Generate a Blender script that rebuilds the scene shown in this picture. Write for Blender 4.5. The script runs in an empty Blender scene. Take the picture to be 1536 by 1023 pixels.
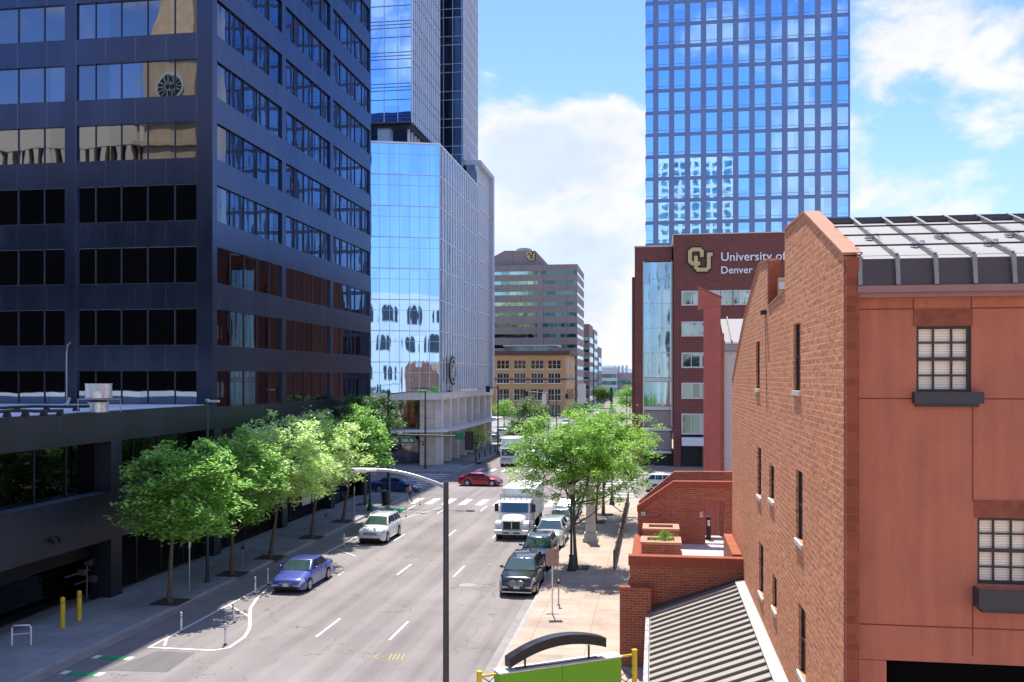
import bpy, bmesh, math, random
import numpy as np
from mathutils import Vector, Matrix
R = math.radians
random.seed(7)
SC = bpy.context.scene
COL = SC.collection
# ------------------------------------------------------------------ camera model (only used to measure positions in the street frame)
F_, CX, HY, CH = 1400.0, 768.0, 566.0, 11.2
YAW = math.atan(215/1400.0)
s_, c_ = math.sin(YAW), math.cos(YAW)
def ray(px, py):
    t = (px-CX)/F_; k = (HY-py)/F_
    return Vector((c_*t - s_, s_*t + c_, k))
def atz(px, py, z=0.0):
    r = ray(px, py); d = (z-CH)/r.z
    return Vector((r.x*d, r.y*d, z))
def atx(px, py, x):
    r = ray(px, py); d = x/r.x
    return Vector((x, r.y*d, CH + r.z*d))
def aty(px, py, y):
    r = ray(px, py); d = y/r.y
    return Vector((r.x*d, y, CH + r.z*d))
# ------------------------------------------------------------------ object helpers
OFF = {}
def tag(o, label=None, cat=None, group=None, kind=None):
    if label: o['label'] = label
    if cat: o['category'] = cat
    if group: o['group'] = group
    if kind: o['kind'] = kind
    return o
def thing(name, label, cat, loc=(0,0,0), group=None):
    o = bpy.data.objects.new(name, None); COL.objects.link(o)
    o.empty_display_size = 0.3
    o.location = loc; OFF[o.name] = Vector(loc)
    return tag(o, label, cat, group)
class MB:
    def __init__(s): s.v=[]; s.f=[]; s.m=[]; s.sm=[]
    def add(s, vs, fs, m=0, sm=False):
        b=len(s.v); s.v += [tuple(p) for p in vs]
        for f in fs: s.f.append([b+i for i in f]); s.m.append(m); s.sm.append(sm)
        return s
    def box(s, x0,x1,y0,y1,z0,z1, m=0):
        if x0>x1: x0,x1=x1,x0
        if y0>y1: y0,y1=y1,y0
        if z0>z1: z0,z1=z1,z0
        return s.add([(x0,y0,z0),(x1,y0,z0),(x1,y1,z0),(x0,y1,z0),(x0,y0,z1),(x1,y0,z1),(x1,y1,z1),(x0,y1,z1)],
            [(3,2,1,0),(4,5,6,7),(0,1,5,4),(1,2,6,5),(2,3,7,6),(3,0,4,7)], m)
    def cyl(s, p0, p1, r0, r1=None, n=12, m=0, sm=True, caps=True):
        if r1 is None: r1=r0
        p0=Vector(p0); p1=Vector(p1); d=(p1-p0).normalized()
        a = Vector((0,0,1)) if abs(d.z)<.9 else Vector((1,0,0))
        u=d.cross(a).normalized(); w=d.cross(u)
        vs=[]
        for p,r in ((p0,r0),(p1,r1)):
            for i in range(n):
                t=2*math.pi*i/n; vs.append(p+u*(r*math.cos(t))+w*(r*math.sin(t)))
        s.add(vs,[(i,(i+1)%n,n+(i+1)%n,n+i) for i in range(n)],m,sm)
        if caps:
            s.add(vs[:n],[tuple(range(n))[::-1]],m); s.add(vs[n:],[tuple(range(n))],m)
        return s
    def tube(s, pts, r, n=8, m=0):
        pts=[Vector(p) for p in pts]; rs = r if isinstance(r,(list,tuple)) else [r]*len(pts)
        vs=[]; N=len(pts)
        ref=Vector((0.31,0.17,0.93))
        for i,p in enumerate(pts):
            d=(pts[min(i+1,N-1)]-pts[max(i-1,0)]).normalized()
            u=d.cross(ref).normalized(); w=d.cross(u)
            for k in range(n):
                t=2*math.pi*k/n; vs.append(p+u*(rs[i]*math.cos(t))+w*(rs[i]*math.sin(t)))
        fs=[(i*n+k,i*n+(k+1)%n,(i+1)*n+(k+1)%n,(i+1)*n+k) for i in range(N-1) for k in range(n)]
        s.add(vs,fs,m,True)
        s.add(vs[:n],[tuple(range(n))],m); s.add(vs[-n:],[tuple(range(n))[::-1]],m)
        return s
    def prism(s, poly, d, m=0):   # poly: list of 3-D points (planar), extruded by vector d
        n=len(poly); d=Vector(d); vs=[Vector(p) for p in poly]; vs+= [p+d for p in vs]
        return s.add(vs,[tuple(range(n))[::-1],tuple(range(n,2*n))]+[(i,(i+1)%n,n+(i+1)%n,n+i) for i in range(n)],m)
    def sphere(s, c, rx, ry=None, rz=None, nu=14, nv=8, m=0):
        ry=ry or rx; rz=rz or rx; vs=[]; fs=[]
        for j in range(nv+1):
            ph=math.pi*j/nv
            for i in range(nu):
                t=2*math.pi*i/nu
                vs.append((c[0]+rx*math.sin(ph)*math.cos(t), c[1]+ry*math.sin(ph)*math.sin(t), c[2]+rz*math.cos(ph)))
        for j in range(nv):
            for i in range(nu): fs.append((j*nu+i,(j+1)*nu+i,(j+1)*nu+(i+1)%nu,j*nu+(i+1)%nu))
        return s.add(vs,fs,m,True)
    def obox(s, a, b, th, z0, z1, m=0):   # a wall-like box from plan point a to b, thickness th to the left
        a=Vector((a[0],a[1])); b=Vector((b[0],b[1])); d=(b-a).normalized(); n=Vector((-d.y,d.x))*th
        P=[a,b,b+n,a+n]
        return s.prism([(p.x,p.y,z0) for p in P],(0,0,z1-z0),m)
    def build(s, name, mats, parent=None, bevel=0, clean=False):
        o_off = OFF.get(parent.name, Vector((0,0,0))) if parent else Vector((0,0,0))
        me=bpy.data.meshes.new(name)
        vs=[(x-o_off.x,y-o_off.y,z-o_off.z) for x,y,z in s.v] if parent else s.v
        me.from_pydata(vs,[],s.f)
        if not isinstance(mats,(list,tuple)): mats=[mats]
        for q in mats: me.materials.append(q)
        me.polygons.foreach_set('material_index', s.m)
        me.polygons.foreach_set('use_smooth', s.sm)
        bm=bmesh.new(); bm.from_mesh(me)
        if clean: bmesh.ops.remove_doubles(bm, verts=bm.verts, dist=1e-4)
        bmesh.ops.recalc_face_normals(bm, faces=bm.faces)
        if bevel:
            bmesh.ops.bevel(bm, geom=bm.edges[:], offset=bevel, segments=2, affect='EDGES', profile=.5)
        bm.to_mesh(me); bm.free(); me.update()
        o=bpy.data.objects.new(name, me); COL.objects.link(o)
        if parent:
            o.parent=parent; OFF[o.name]=o_off
        else: OFF[o.name]=Vector((0,0,0))
        return o
def copy_tree(o, parent=None):
    c=o.copy(); COL.objects.link(c); c.parent=parent
    for ch in list(o.children): copy_tree(ch, c)
    return c
def stamp(src, loc, rz=0, label=None, scale=None):
    o=copy_tree(src); o.location=loc; o.rotation_euler=(0,0,rz)
    if label: o['label']=label
    if scale: o.scale=(scale,)*3 if not isinstance(scale,tuple) else scale
    return o
# ------------------------------------------------------------------ materials
class NT:
    def __init__(s, name):
        s.mat=bpy.data.materials.new(name); s.mat.use_nodes=True; s.t=s.mat.node_tree
        s.b=s.t.nodes['Principled BSDF']; s.out=s.t.nodes['Material Output']
    def n(s, typ, **kw):
        nd=s.t.nodes.new(typ)
        for k,v in kw.items():
            if k in nd.bl_rna.properties: setattr(nd,k,v)
            else: nd.inputs[k.replace('_',' ')].default_value=v
        return nd
    def l(s,a,b): s.t.links.new(a,b)
    def val(s, sock, v):
        if hasattr(v,'is_output'): s.l(v,sock)
        else: sock.default_value=v
    def math(s, op, a, b=0.0, c=None):
        nd=s.t.nodes.new('ShaderNodeMath'); nd.operation=op
        s.val(nd.inputs[0],a); s.val(nd.inputs[1],b)
        if c is not None: s.val(nd.inputs[2],c)
        return nd.outputs[0]
    def mix(s, f, a, b, mode='MIX'):
        nd=s.t.nodes.new('ShaderNodeMix'); nd.data_type='RGBA'; nd.blend_type=mode
        s.val(nd.inputs[0],f)
        for sk,v in ((nd.inputs[6],a),(nd.inputs[7],b)):
            if hasattr(v,'is_output'): s.l(v,sk)
            else: sk.default_value=tuple(v)+((1,) if len(v)==3 else ())
        return nd.outputs[2]
    def noise(s, vec, scale, detail=3, rough=.5, dist=0.0):
        nd=s.t.nodes.new('ShaderNodeTexNoise'); nd.inputs['Scale'].default_value=scale
        nd.inputs['Detail'].default_value=detail; nd.inputs['Roughness'].default_value=rough; nd.inputs['Distortion'].default_value=dist
        if vec is not None: s.l(vec, nd.inputs['Vector'])
        return nd.outputs['Fac']
    def ramp(s, f, a, b, ca=0.0, cb=1.0):
        nd=s.t.nodes.new('ShaderNodeMapRange'); s.val(nd.inputs[0],f)
        nd.inputs[1].default_value=a; nd.inputs[2].default_value=b; nd.inputs[3].default_value=ca; nd.inputs[4].default_value=cb
        return nd.outputs[0]
    def pos(s):
        return s.t.nodes.new('ShaderNodeNewGeometry').outputs['Position']
    def sep(s, v):
        nd=s.t.nodes.new('ShaderNodeSeparateXYZ'); s.l(v,nd.inputs[0]); return nd.outputs
    def comb(s,x,y,z=0.0):
        nd=s.t.nodes.new('ShaderNodeCombineXYZ'); s.val(nd.inputs[0],x); s.val(nd.inputs[1],y); s.val(nd.inputs[2],z); return nd.outputs[0]
    def bump(s, h, strength=.3, dist=.02):
        nd=s.t.nodes.new('ShaderNodeBump'); nd.inputs['Strength'].default_value=strength; nd.inputs['Distance'].default_value=dist
        s.l(h, nd.inputs['Height']); s.l(nd.outputs[0], s.b.inputs['Normal']); return nd
    def set(s, base=None, rough=None, metal=None, spec=None, coat=None):
        for k,v in (('Base Color',base),('Roughness',rough),('Metallic',metal),('Specular IOR Level',spec),('Coat Weight',coat)):
            if v is None: continue
            sk=s.b.inputs[k]
            if hasattr(v,'is_output'): s.l(v,sk)
            elif k=='Base Color': sk.default_value=tuple(v)+((1,) if len(v)==3 else ())
            else: sk.default_value=v
        return s.mat
_cache={}
def plain(name, col, rough=.6, metal=0., var=.12, scale=3., spec=None, coat=None, bump=0.):
    if name in _cache: return _cache[name]
    n=NT(name); tc=n.n('ShaderNodeTexCoord').outputs['Object']
    nz=n.noise(tc, scale, 4, .6)
    f=n.ramp(nz,.3,.7,1-var,1+var)
    cc=n.n('ShaderNodeVectorMath', operation='SCALE'); cc.inputs[0].default_value=col[:3]; n.l(f,cc.inputs['Scale'])
    n.set(cc.outputs[0], n.ramp(nz,.3,.7,max(0,rough-.06),min(1,rough+.06)), metal, spec, coat)
    if bump: n.bump(n.noise(tc,scale*12,3), bump, .01)
    _cache[name]=n.mat; return n.mat
def brick(name, c1, c2, mortar, w=.23, h=.075, mort=.012, bstr=.5, soldier=False, hue=.35, rough_relief=0., speck=0.):
    n=NT(name); p=n.sep(n.pos()); u=n.math('ADD',p[0],p[1]); v=p[2]
    if soldier: vec=n.comb(v,u)
    else: vec=n.comb(u,v)
    br=n.n('ShaderNodeTexBrick'); n.l(vec,br.inputs['Vector'])
    br.inputs['Scale'].default_value=1; br.inputs['Brick Width'].default_value=w; br.inputs['Row Height'].default_value=h
    br.inputs['Mortar Size'].default_value=mort; br.inputs['Mortar Smooth'].default_value=.3
    br.inputs['Color1'].default_value=c1+(1,); br.inputs['Color2'].default_value=c2+(1,); br.inputs['Mortar'].default_value=mortar+(1,)
    big=n.noise(n.pos(), .35, 5,.65)
    fine=n.noise(n.pos(), 9, 4,.6)
    col=n.mix(n.ramp(big,.35,.7,0,hue), br.outputs['Color'], [x*.62 for x in c1])
    col=n.mix(n.ramp(fine,.45,.75,0,.35), col, [min(1,x*1.5) for x in c2])
    if speck:
        sp=n.noise(n.comb(n.math('MULTIPLY',u,.30),v),13,3,.6); col=n.mix(n.ramp(sp,.50,.66,0,speck),col,[x*.30 for x in c1]); col=n.mix(n.ramp(sp,.40,.30,0,speck*.7),col,[min(1,x*1.25) for x in c1])
    n.set(col,.9,0,.25)
    hh=n.math('ADD', n.math('MULTIPLY', br.outputs['Fac'], -1.0), n.math('MULTIPLY', fine, .6+rough_relief))
    n.bump(hh,bstr,.02 if rough_relief<1 else .035)
    return n.mat
def panel(name, base, line, pu, pv, lw=.03, uo=0., vo=0., rough=.35, metal=0., var=.15, spec=.5, vstain=0.):
    n=NT(name); p=n.sep(n.pos()); u=n.math('ADD',n.math('ADD',p[0],p[1]),uo)
    fu=n.math('PINGPONG',u,pu/2); lu=n.math('LESS_THAN',fu,lw/2)
    m=lu
    if pv:
        fv=n.math('PINGPONG',n.math('ADD',p[2],vo),pv/2); lv=n.math('LESS_THAN',fv,lw/2); m=n.math('MAXIMUM',lu,lv)
    pan=n.n('ShaderNodeTexWhiteNoise', noise_dimensions='2D')
    n.l(n.comb(n.math('ROUND',n.math('DIVIDE',u,pu)), n.math('ROUND',n.math('DIVIDE',p[2],pv or 3.87))),pan.inputs['Vector'])
    nz=n.noise(n.comb(n.math('MULTIPLY',u,1.0),n.math('MULTIPLY',p[2],.35)), .9, 5, .65)
    f=n.math('ADD', n.ramp(nz,.3,.7,-var,var), n.ramp(pan.outputs['Value'],0,1,1-var,1+var))
    cc=n.n('ShaderNodeVectorMath', operation='SCALE'); cc.inputs[0].default_value=base[:3]; n.l(f,cc.inputs['Scale'])
    col=n.mix(m, cc.outputs[0], line)
    n.set(col, n.ramp(nz,.3,.7,rough-.02,rough+.03), metal, spec)
    return n.mat
def glass(name, tint, rough=.02, wav=.02, wscale=.35, metal=1., var=.1, pu=0, pv=0, spec=.5, tilt=.0, stripe=None):
    """coated facade glass: a tinted mirror, each pane very slightly out of plane"""
    n=NT(name); P=n.pos(); p=n.sep(P)
    u=n.math('ADD',p[0],p[1])
    if pu:
        cell=n.n('ShaderNodeTexWhiteNoise', noise_dimensions='2D')
        n.l(n.comb(n.math('FLOOR',n.math('DIVIDE',u,pu)), n.math('FLOOR',n.math('DIVIDE',p[2],pv))),cell.inputs['Vector'])
        f=n.ramp(cell.outputs['Value'],0,1,1-var,1+var)
        cc=n.n('ShaderNodeVectorMath', operation='SCALE'); cc.inputs[0].default_value=tint[:3]; n.l(f,cc.inputs['Scale'])
        n.set(cc.outputs[0])
    else: n.set(tint)
    n.set(None, rough, metal, spec)
    if wav:
        h=n.noise(P, wscale, 2, .4)
        if pu: # a pillow in every pane
            a=n.math('PINGPONG',u,pu/2); b=n.math('PINGPONG',p[2],pv/2)
            h=n.math('ADD',h,n.math('MULTIPLY',n.math('SINE',n.math('MULTIPLY',a,math.pi/(pu))),.12))
        n.bump(h, 1.0, wav)
    return n.mat
# ---- palette
M={}
M['brick_main']=brick('brick_main',(.82,.33,.155),(.58,.21,.095),(.78,.50,.34),w=.42,h=.135,mort=.017,bstr=.9,rough_relief=.9,speck=.6)
M['brick_patio']=brick('brick_patio',(.42,.12,.058),(.27,.065,.033),(.40,.27,.20),w=.30,h=.10,mort=.014,bstr=.8)
M['brick_soldier']=brick('brick_soldier',(.37,.09,.045),(.29,.065,.035),(.22,.12,.08),w=.30,h=.085,soldier=True)
M['quoin']=brick('quoin',(.36,.10,.045),(.24,.055,.028),(.24,.12,.08),w=.5,h=.16,mort=.012,hue=.5)
M['brick_univ']=brick('brick_univ',(.22,.078,.062),(.17,.058,.048),(.26,.14,.12),w=.6,h=.2,mort=.02,bstr=.2)
M['brick_orange']=brick('brick_orange',(.62,.37,.17),(.54,.31,.135),(.5,.36,.2),w=.6,h=.2,mort=.015,bstr=.15)
_s=NT('stucco'); _p=_s.sep(_s.pos()); _a=_s.noise(_s.pos(),.8,5,.6); _b=_s.noise(_s.comb(_s.math('MULTIPLY',_p[0],3.2),_s.math('MULTIPLY',_p[2],.28)),1.2,4,.6); _g=_s.noise(_s.pos(),38,3,.7)
_f=_s.math('ADD',_s.math('ADD',_s.ramp(_a,.3,.7,.90,1.08),_s.ramp(_b,.35,.75,.05,-.15)),_s.ramp(_g,.3,.7,-.07,.07))
_v=_s.n('ShaderNodeVectorMath', operation='SCALE'); _v.inputs[0].default_value=(.49,.165,.10); _s.l(_f,_v.inputs['Scale']); _s.set(_v.outputs[0],.93,0,.2); _s.bump(_g,.5,.01); M['stucco']=_s.mat
M['stucco2']=plain('stucco_pink',(.42,.13,.10),.92,0,.1,1.0,.2,bump=.2)
M['dark_metal']=plain('dark_metal',(.018,.019,.022),.45,.2)
M['black']=plain('black_paint',(.012,.012,.013),.5)
M['grey_metal']=plain('grey_metal',(.35,.36,.37),.4,.7)
M['galv']=plain('galvanised',(.62,.62,.60),.38,.8,.25,6)
M['white']=plain('white_paint',(.78,.78,.76),.5,0,.06)
M['offwhite']=plain('offwhite_trim',(.62,.60,.55),.6,0,.08)
M['yellow']=plain('yellow_paint',(.70,.50,.02),.5)
M['concrete']=plain('concrete',(.45,.42,.37),.9,0,.15,2)
M['membrane']=plain('roof_membrane',(.70,.72,.74),.8,0,.08,.6)
M['pole_dark']=plain('pole_bronze',(.07,.068,.07),.45,.3)
M['pole_green']=plain('pole_green',(.015,.05,.045),.45,.2)
M['lime']=plain('lime_paint',(.16,.42,.012),.5,0,.05)
M['bark']=plain('bark',(.13,.10,.075),.95,0,.3,8,bump=.6)
M['rubber']=plain('rubber',(.015,.015,.016),.85)
M['chrome']=plain('chrome',(.6,.6,.62),.18,1.,.05)
M['window_dark']=glass('window_dark',(.03,.035,.04),.05,.01,.6,0.,spec=.8)
M['matte']=plain('matte_black',(.006,.006,.007),1.,0,.1,3,0.)
M['soil']=plain('soil',(.06,.045,.035),.95,0,.3,9)
# ------------------------------------------------------------------ THE SETTING
XL, XR = -22.9, -6.0          # kerb lines of the avenue
YA, YB = 86.0, 107.5          # kerb lines of the cross street
def asphalt(name, base, patchy=.18):
    n=NT(name); P=n.pos(); p=n.sep(P)
    a=n.noise(P,.12,5,.6); b=n.noise(P,14,3,.7); lane=n.noise(n.comb(n.math('MULTIPLY',p[0],1.0),n.math('MULTIPLY',p[1],.02)),1.1,3,.5)
    f=n.math('ADD',n.ramp(a,.3,.7,1-patchy,1+patchy), n.math('ADD',n.ramp(b,.3,.7,-.13,.13),n.ramp(lane,.38,.62,-.15,.09)))
    cc=n.n('ShaderNodeVectorMath', operation='SCALE'); cc.inputs[0].default_value=base; n.l(f,cc.inputs['Scale'])
    # cracks: thin crests of a distorted noise
    wob=n.n('ShaderNodeTexVoronoi', feature='DISTANCE_TO_EDGE'); wob.inputs['Scale'].default_value=.15
    dn=n.n('ShaderNodeTexNoise'); dn.inputs['Scale'].default_value=.6; dn.inputs['Detail'].default_value=6; n.l(P,dn.inputs['Vector'])
    va=n.n('ShaderNodeVectorMath', operation='MULTIPLY_ADD'); n.l(dn.outputs['Color'],va.inputs[0]); va.inputs[1].default_value=(4,4,4); n.l(P,va.inputs[2])
    n.l(va.outputs[0],wob.inputs['Vector'])
    cr=n.math('MULTIPLY',n.math('LESS_THAN',wob.outputs['Distance'],.0036),n.ramp(n.noise(P,.2,2),.36,.5,0,.6))
    col=n.mix(cr,cc.outputs[0],(.06,.055,.05))
    st=n.math('MULTIPLY',n.ramp(n.noise(n.comb(n.math('MULTIPLY',p[0],1.0),n.math('MULTIPLY',p[1],.35)),1.3,4,.6),.60,.72,0,.3),n.ramp(n.noise(P,.3,2),.4,.6,.2,1))
    col=n.mix(st,col,(.08,.075,.07))
    n.set(col,.9,0,.3); n.bump(b,.25,.01); return n.mat
def slabs(name, base, pu, pv, joint=(.15,.13,.11), var=.1, uo=0., vo=0.):
    n=NT(name); P=n.pos(); p=n.sep(P)
    fu=n.math('PINGPONG',n.math('ADD',p[0],uo),pu/2); fv=n.math('PINGPONG',n.math('ADD',p[1],vo),pv/2)
    m=n.math('LESS_THAN',n.math('MINIMUM',fu,fv),.018)
    cell=n.n('ShaderNodeTexWhiteNoise', noise_dimensions='2D'); n.l(n.comb(n.math('ROUND',n.math('DIVIDE',p[0],pu)),n.math('ROUND',n.math('DIVIDE',p[1],pv))),cell.inputs['Vector'])
    a=n.noise(P,.7,6,.7)
    f=n.math('ADD',n.ramp(a,.3,.7,-.16,.16),n.ramp(cell.outputs['Value'],0,1,1-var,1+var))
    cc=n.n('ShaderNodeVectorMath', operation='SCALE'); cc.inputs[0].default_value=base; n.l(f,cc.inputs['Scale'])
    n.set(n.mix(n.math('MULTIPLY',m,.7),cc.outputs[0],joint),.92,0,.25); n.bump(n.noise(P,20,3),.15,.01); return n.mat
M['asphalt']=asphalt('asphalt',(.235,.208,.198))
M['asphalt2']=asphalt('asphalt_patch',(.15,.14,.14),.12)
M['ground']=asphalt('ground_far',(.30,.28,.26))
M['walk_l']=slabs('pavement_slabs',(.27,.28,.285),1.55,1.55,uo=.6)
M['walk_r']=slabs('pavement_pink',(.41,.325,.26),2.4,1.9,joint=(.30,.17,.10),uo=.4)
M['kerb']=plain('kerb_concrete',(.36,.34,.32),.9,0,.15,1.5)
def marking(name,col):
    n=NT(name); P=n.pos(); w=n.noise(P,7,5,.75)
    n.set(n.mix(n.ramp(w,.55,.72,0,.55),col,(.26,.24,.23)),.8,0,.3); return n.mat
M['mark']=marking('road_paint',(.74,.73,.70)); M['mark_green']=marking('green_paint',(.04,.33,.13)); M['mark_yellow']=marking('survey_paint',(.42,.34,.12))
def struct(mb,name,mat): 
    o=mb.build(name,mat); o['kind']='structure'; return o
b=MB(); b.add([(-3000,-400,-.05),(3000,-400,-.05),(3000,6000,-.05),(-3000,6000,-.05)],[(0,1,2,3)]); struct(b,'ground',M['ground'])
b=MB(); b.add([(XL,-60,0),(XR,-60,0),(XR,520,0),(XL,520,0)],[(0,1,2,3)]); struct(b,'road',M['asphalt'])
b=MB()
for x0,x1 in ((-220,XL),(XR,220)): b.add([(x0,YA,.0),(x1,YA,.0),(x1,YB,.0),(x0,YB,.0)],[(0,1,2,3)])
struct(b,'cross_street',M['asphalt'])
b=MB()
for x0,x1 in ((-220,XL),(XR,220)): b.add([(x0,232,.0),(x1,232,.0),(x1,252,.0),(x0,252,.0)],[(0,1,2,3)])
struct(b,'far_cross_street',M['asphalt'])
def pave(name,x0,x1,y0,y1,mat,kside,kends=()):
    b=MB(); k=.16
    a0=x0+(k if 'l' in kside else 0); a1=x1-(k if 'r' in kside else 0); b0=y0+(k if 'n' in kside else 0); b1=y1-(k if 'f' in kside else 0)
    b.box(a0,a1,b0,b1,-.04,.14); struct(b,name,mat)
    b=MB()
    if 'l' in kside: b.box(x0,a0-.001,y0,y1,-.04,.146)
    if 'r' in kside: b.box(a1+.001,x1,y0,y1,-.04,.146)
    if 'n' in kside: b.box(a0,a1,y0,b0-.001,-.04,.143)
    if 'f' in kside: b.box(a0,a1,b1+.001,y1,-.04,.143)
    struct(b,name+'_kerb',M['kerb'])
pave('pavement_left',-27.6,XL,-40,YA,M['walk_l'],'rf')
pave('pavement_right',XR,60,-40,YA,M['walk_r'],'lf')
pave('pavement_far_left',-80,XL,YB,232,M['walk_l'],'rnf')
pave('pavement_far_right',XR,120,YB,232,M['walk_r'],'lnf')
pave('pavement_end_left',-80,XL,252,500,M['walk_l'],'rn')
pave('pavement_end_right',XR,120,252,500,M['walk_r'],'ln')
# gutter strips
b=MB()
b.box(XL+.001,XL+.45,-40,YA,-.03,.006); b.box(XR-.45,XR-.001,-40,YA,-.03,.006); struct(b,'gutter',plain('gutter_concrete',(.27,.25,.235),.9,0,.2,1.2))
# markings
def rect(b,x0,x1,y0,y1,z=.010): b.add([(x0,y0,z),(x1,y0,z),(x1,y1,z),(x0,y1,z)],[(0,1,2,3)])
def strip(b,pts,w,z=.010):
    P=[Vector((p[0],p[1])) for p in pts]; L=[]; 
    for i,p in enumerate(P):
        d=(P[min(i+1,len(P)-1)]-P[max(i-1,0)]).normalized(); n=Vector((-d.y,d.x))*w/2
        L.append((p+n,p-n))
    for (a,bb),(cc,dd) in zip(L[:-1],L[1:]): b.add([(a.x,a.y,z),(bb.x,bb.y,z),(dd.x,dd.y,z),(cc.x,cc.y,z)],[(0,1,2,3)])
b=MB()
for x in (-14.46,-11.2):
    for k in range(-3,4): 
        y=38.5+12.75*k
        rect(b,x-.055,x+.055,y,y+3.1)
for y in (74.7,62): rect(b,-17.75,-17.64,y,y+2.8)
for x in (-17.7,-14.46,-11.2,-8.0):
    for y in range(118,232,13): rect(b,x-.06,x+.06,y,y+3.1)
struct(b,'lane_lines',M['mark'])
b=MB()
for i in range(11):
    x=-21.7+i*1.52
    if x+.6<-6.3: rect(b,x,x+.62,80.3,84.2,.011)
for i in range(10):
    x=-21.3+i*1.6; rect(b,x,x+.62,109,112.5,.011)
for i in range(9):
    y=88.0+i*2.1; rect(b,-27.2,-23.4,y,y+.6,.011)
for i in range(9):
    y=88.0+i*2.1; rect(b,-5.4,-2.0,y,y+.6,.011)
struct(b,'crosswalk_lines',M['mark'])
b=MB()
strip(b,[(-20.75,35.9),(-20.75,79.5)],.11)
strip(b,[(-20.7,35.95),(-17.9,35.95),(-17.45,36.4),(-17.5,38.0),(-17.9,39.4),(-18.7,41.2),(-19.4,42.8),(-19.9,44.6),(-20.3,46.8)],.14,.014)
strip(b,[(-20.2,36.2),(-20.7,37.3)],.11,.018); strip(b,[(-18.7,41.2),(-20.7,43.2)],.11,.018)
strip(b,[(-17.7,50.6),(-17.7,51.6),(-18.4,51.6)],.09); strip(b,[(-20.7,67.5),(-18.2,78.5)],.1,.018)
strip(b,[(-18.5,56.2),(-20.4,58.2)],.09,.018)
for y,w in ((34.2,1.0),(32.2,1.2)):
    for x in (-22.25,-20.85): rect(b,x,x+.28,y,y+.42,.012)
struct(b,'bike_lane_lines',M['mark'])
b=MB()
for y in (34.2,32.2): rect(b,-21.96,-20.86,y,y+.42,.012)
rect(b,-22.3,-20.9,71.5,77.5,.012)
struct(b,'bike_lane_green',M['mark_green'])
b=MB(); 
for x in (-21.9,-21.5): rect(b,x,x+.08,73,75.5,.016)
strip(b,[(-21.95,75.2),(-21.66,76.1),(-21.37,75.2)],.1,.016); struct(b,'bike_symbol',M['mark'])
b=MB()
q=[atz(585,986),atz(566,980),atz(572,984),atz(560,987)]
strip(b,[(atz(562,986).x,atz(562,986).y),(atz(577,986).x,atz(577,986).y)],.05)
strip(b,[(atz(562,986).x,atz(562,986).y),(atz(568,982).x,atz(568,982).y)],.05,.014)
strip(b,[(atz(562,986).x,atz(562,986).y),(atz(568,990).x,atz(568,990).y)],.05,.014)
for px in (583,589,595,602):
    a=atz(px,990); e=atz(px+5,981); strip(b,[(a.x,a.y),(e.x,e.y)],.06)
a=atz(465,979); e=atz(490,981); strip(b,[(a.x,a.y),(e.x,e.y)],.05)
for (pa,pb) in (((714,836),(738,838)),((600,783),(622,786))):
    a=atz(*pa); e=atz(*pb); strip(b,[(a.x,a.y),(e.x,e.y)],.05)
struct(b,'survey_marks',M['mark_yellow'])
b=MB(); P=[atz(236,977),atz(292,979),atz(252,1008),atz(158,1006)]
b.add([(p.x,p.y,.006) for p in P],[(0,1,2,3)]); 
struct(b,'road_patch',M['asphalt2'])
# manhole covers
for i,(px,py,lab) in enumerate(((701,878,'round pale manhole cover in the middle of the near roadway'),(735,847,'small iron valve cover in the roadway beside the white truck'))):
    p=atz(px,py); b=MB(); r=.45 if i==0 else .2
    b.cyl((p.x,p.y,-.02),(p.x,p.y,.012),r,n=28); b.cyl((p.x,p.y,.012),(p.x,p.y,.018),r*.82,n=28,m=1)
    o=b.build('manhole_cover',[M['kerb'],M['grey_metal']]); tag(o,lab,'manhole cover')
# distant hills
b=MB(); rnd=random.Random(3); xs=[-900+i*60 for i in range(40)]
hs=[38+14*math.sin(i*.7)+rnd.uniform(0,14) for i in range(40)]
for i in range(39):
    b.add([(xs[i],3600,-1),(xs[i+1],3600,-1),(xs[i+1],3900,hs[i+1]),(xs[i],3900,hs[i]),(xs[i],4600,-1),(xs[i+1],4600,-1)],[(0,1,2,3),(3,2,5,4)],sm=True)
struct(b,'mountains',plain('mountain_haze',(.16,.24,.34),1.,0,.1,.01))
CLOUDS=[(850,270,.15,.22),(760,230,.09,.12),(820,420,.22,.18),(930,230,.09,.10),(730,120,.03,.10),(1440,50,.20,.13),(1530,110,.10,.05),(1310,270,.07,.12),(1400,330,.08,.10),(800,40,.13,-.12),(880,90,.08,-.05),(1420,205,.12,-.14),(1520,240,.1,-.06)]
# ------------------------------------------------------------------ WORLD, SUN, CAMERA
EL, AZ = R(64), R(13)
sd=Vector((-math.sin(AZ)*math.cos(EL), math.cos(AZ)*math.cos(EL), math.sin(EL)))
su=bpy.data.lights.new('sun','SUN'); su.energy=5.0; su.angle=R(.53); su.color=(1,.95,.87)
so=bpy.data.objects.new('sun',su); COL.objects.link(so); so.rotation_euler=(-sd).to_track_quat('-Z','Y').to_euler(); so.location=(0,0,120)
w=bpy.data.worlds.new('World'); SC.world=w; w.use_nodes=True; t=w.node_tree; t.nodes.clear()
def wn(typ,**kw):
    nd=t.nodes.new(typ)
    for k,v in kw.items(): setattr(nd,k,v)
    return nd
sky=wn('ShaderNodeTexSky', sky_type='NISHITA', sun_disc=False, sun_elevation=EL, sun_rotation=-AZ, altitude=1600, air_density=1.0, dust_density=.6, ozone_density=1.6)
tc=wn('ShaderNodeTexCoord'); sp=wn('ShaderNodeSeparateXYZ'); t.links.new(tc.outputs['Generated'],sp.inputs[0])
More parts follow.
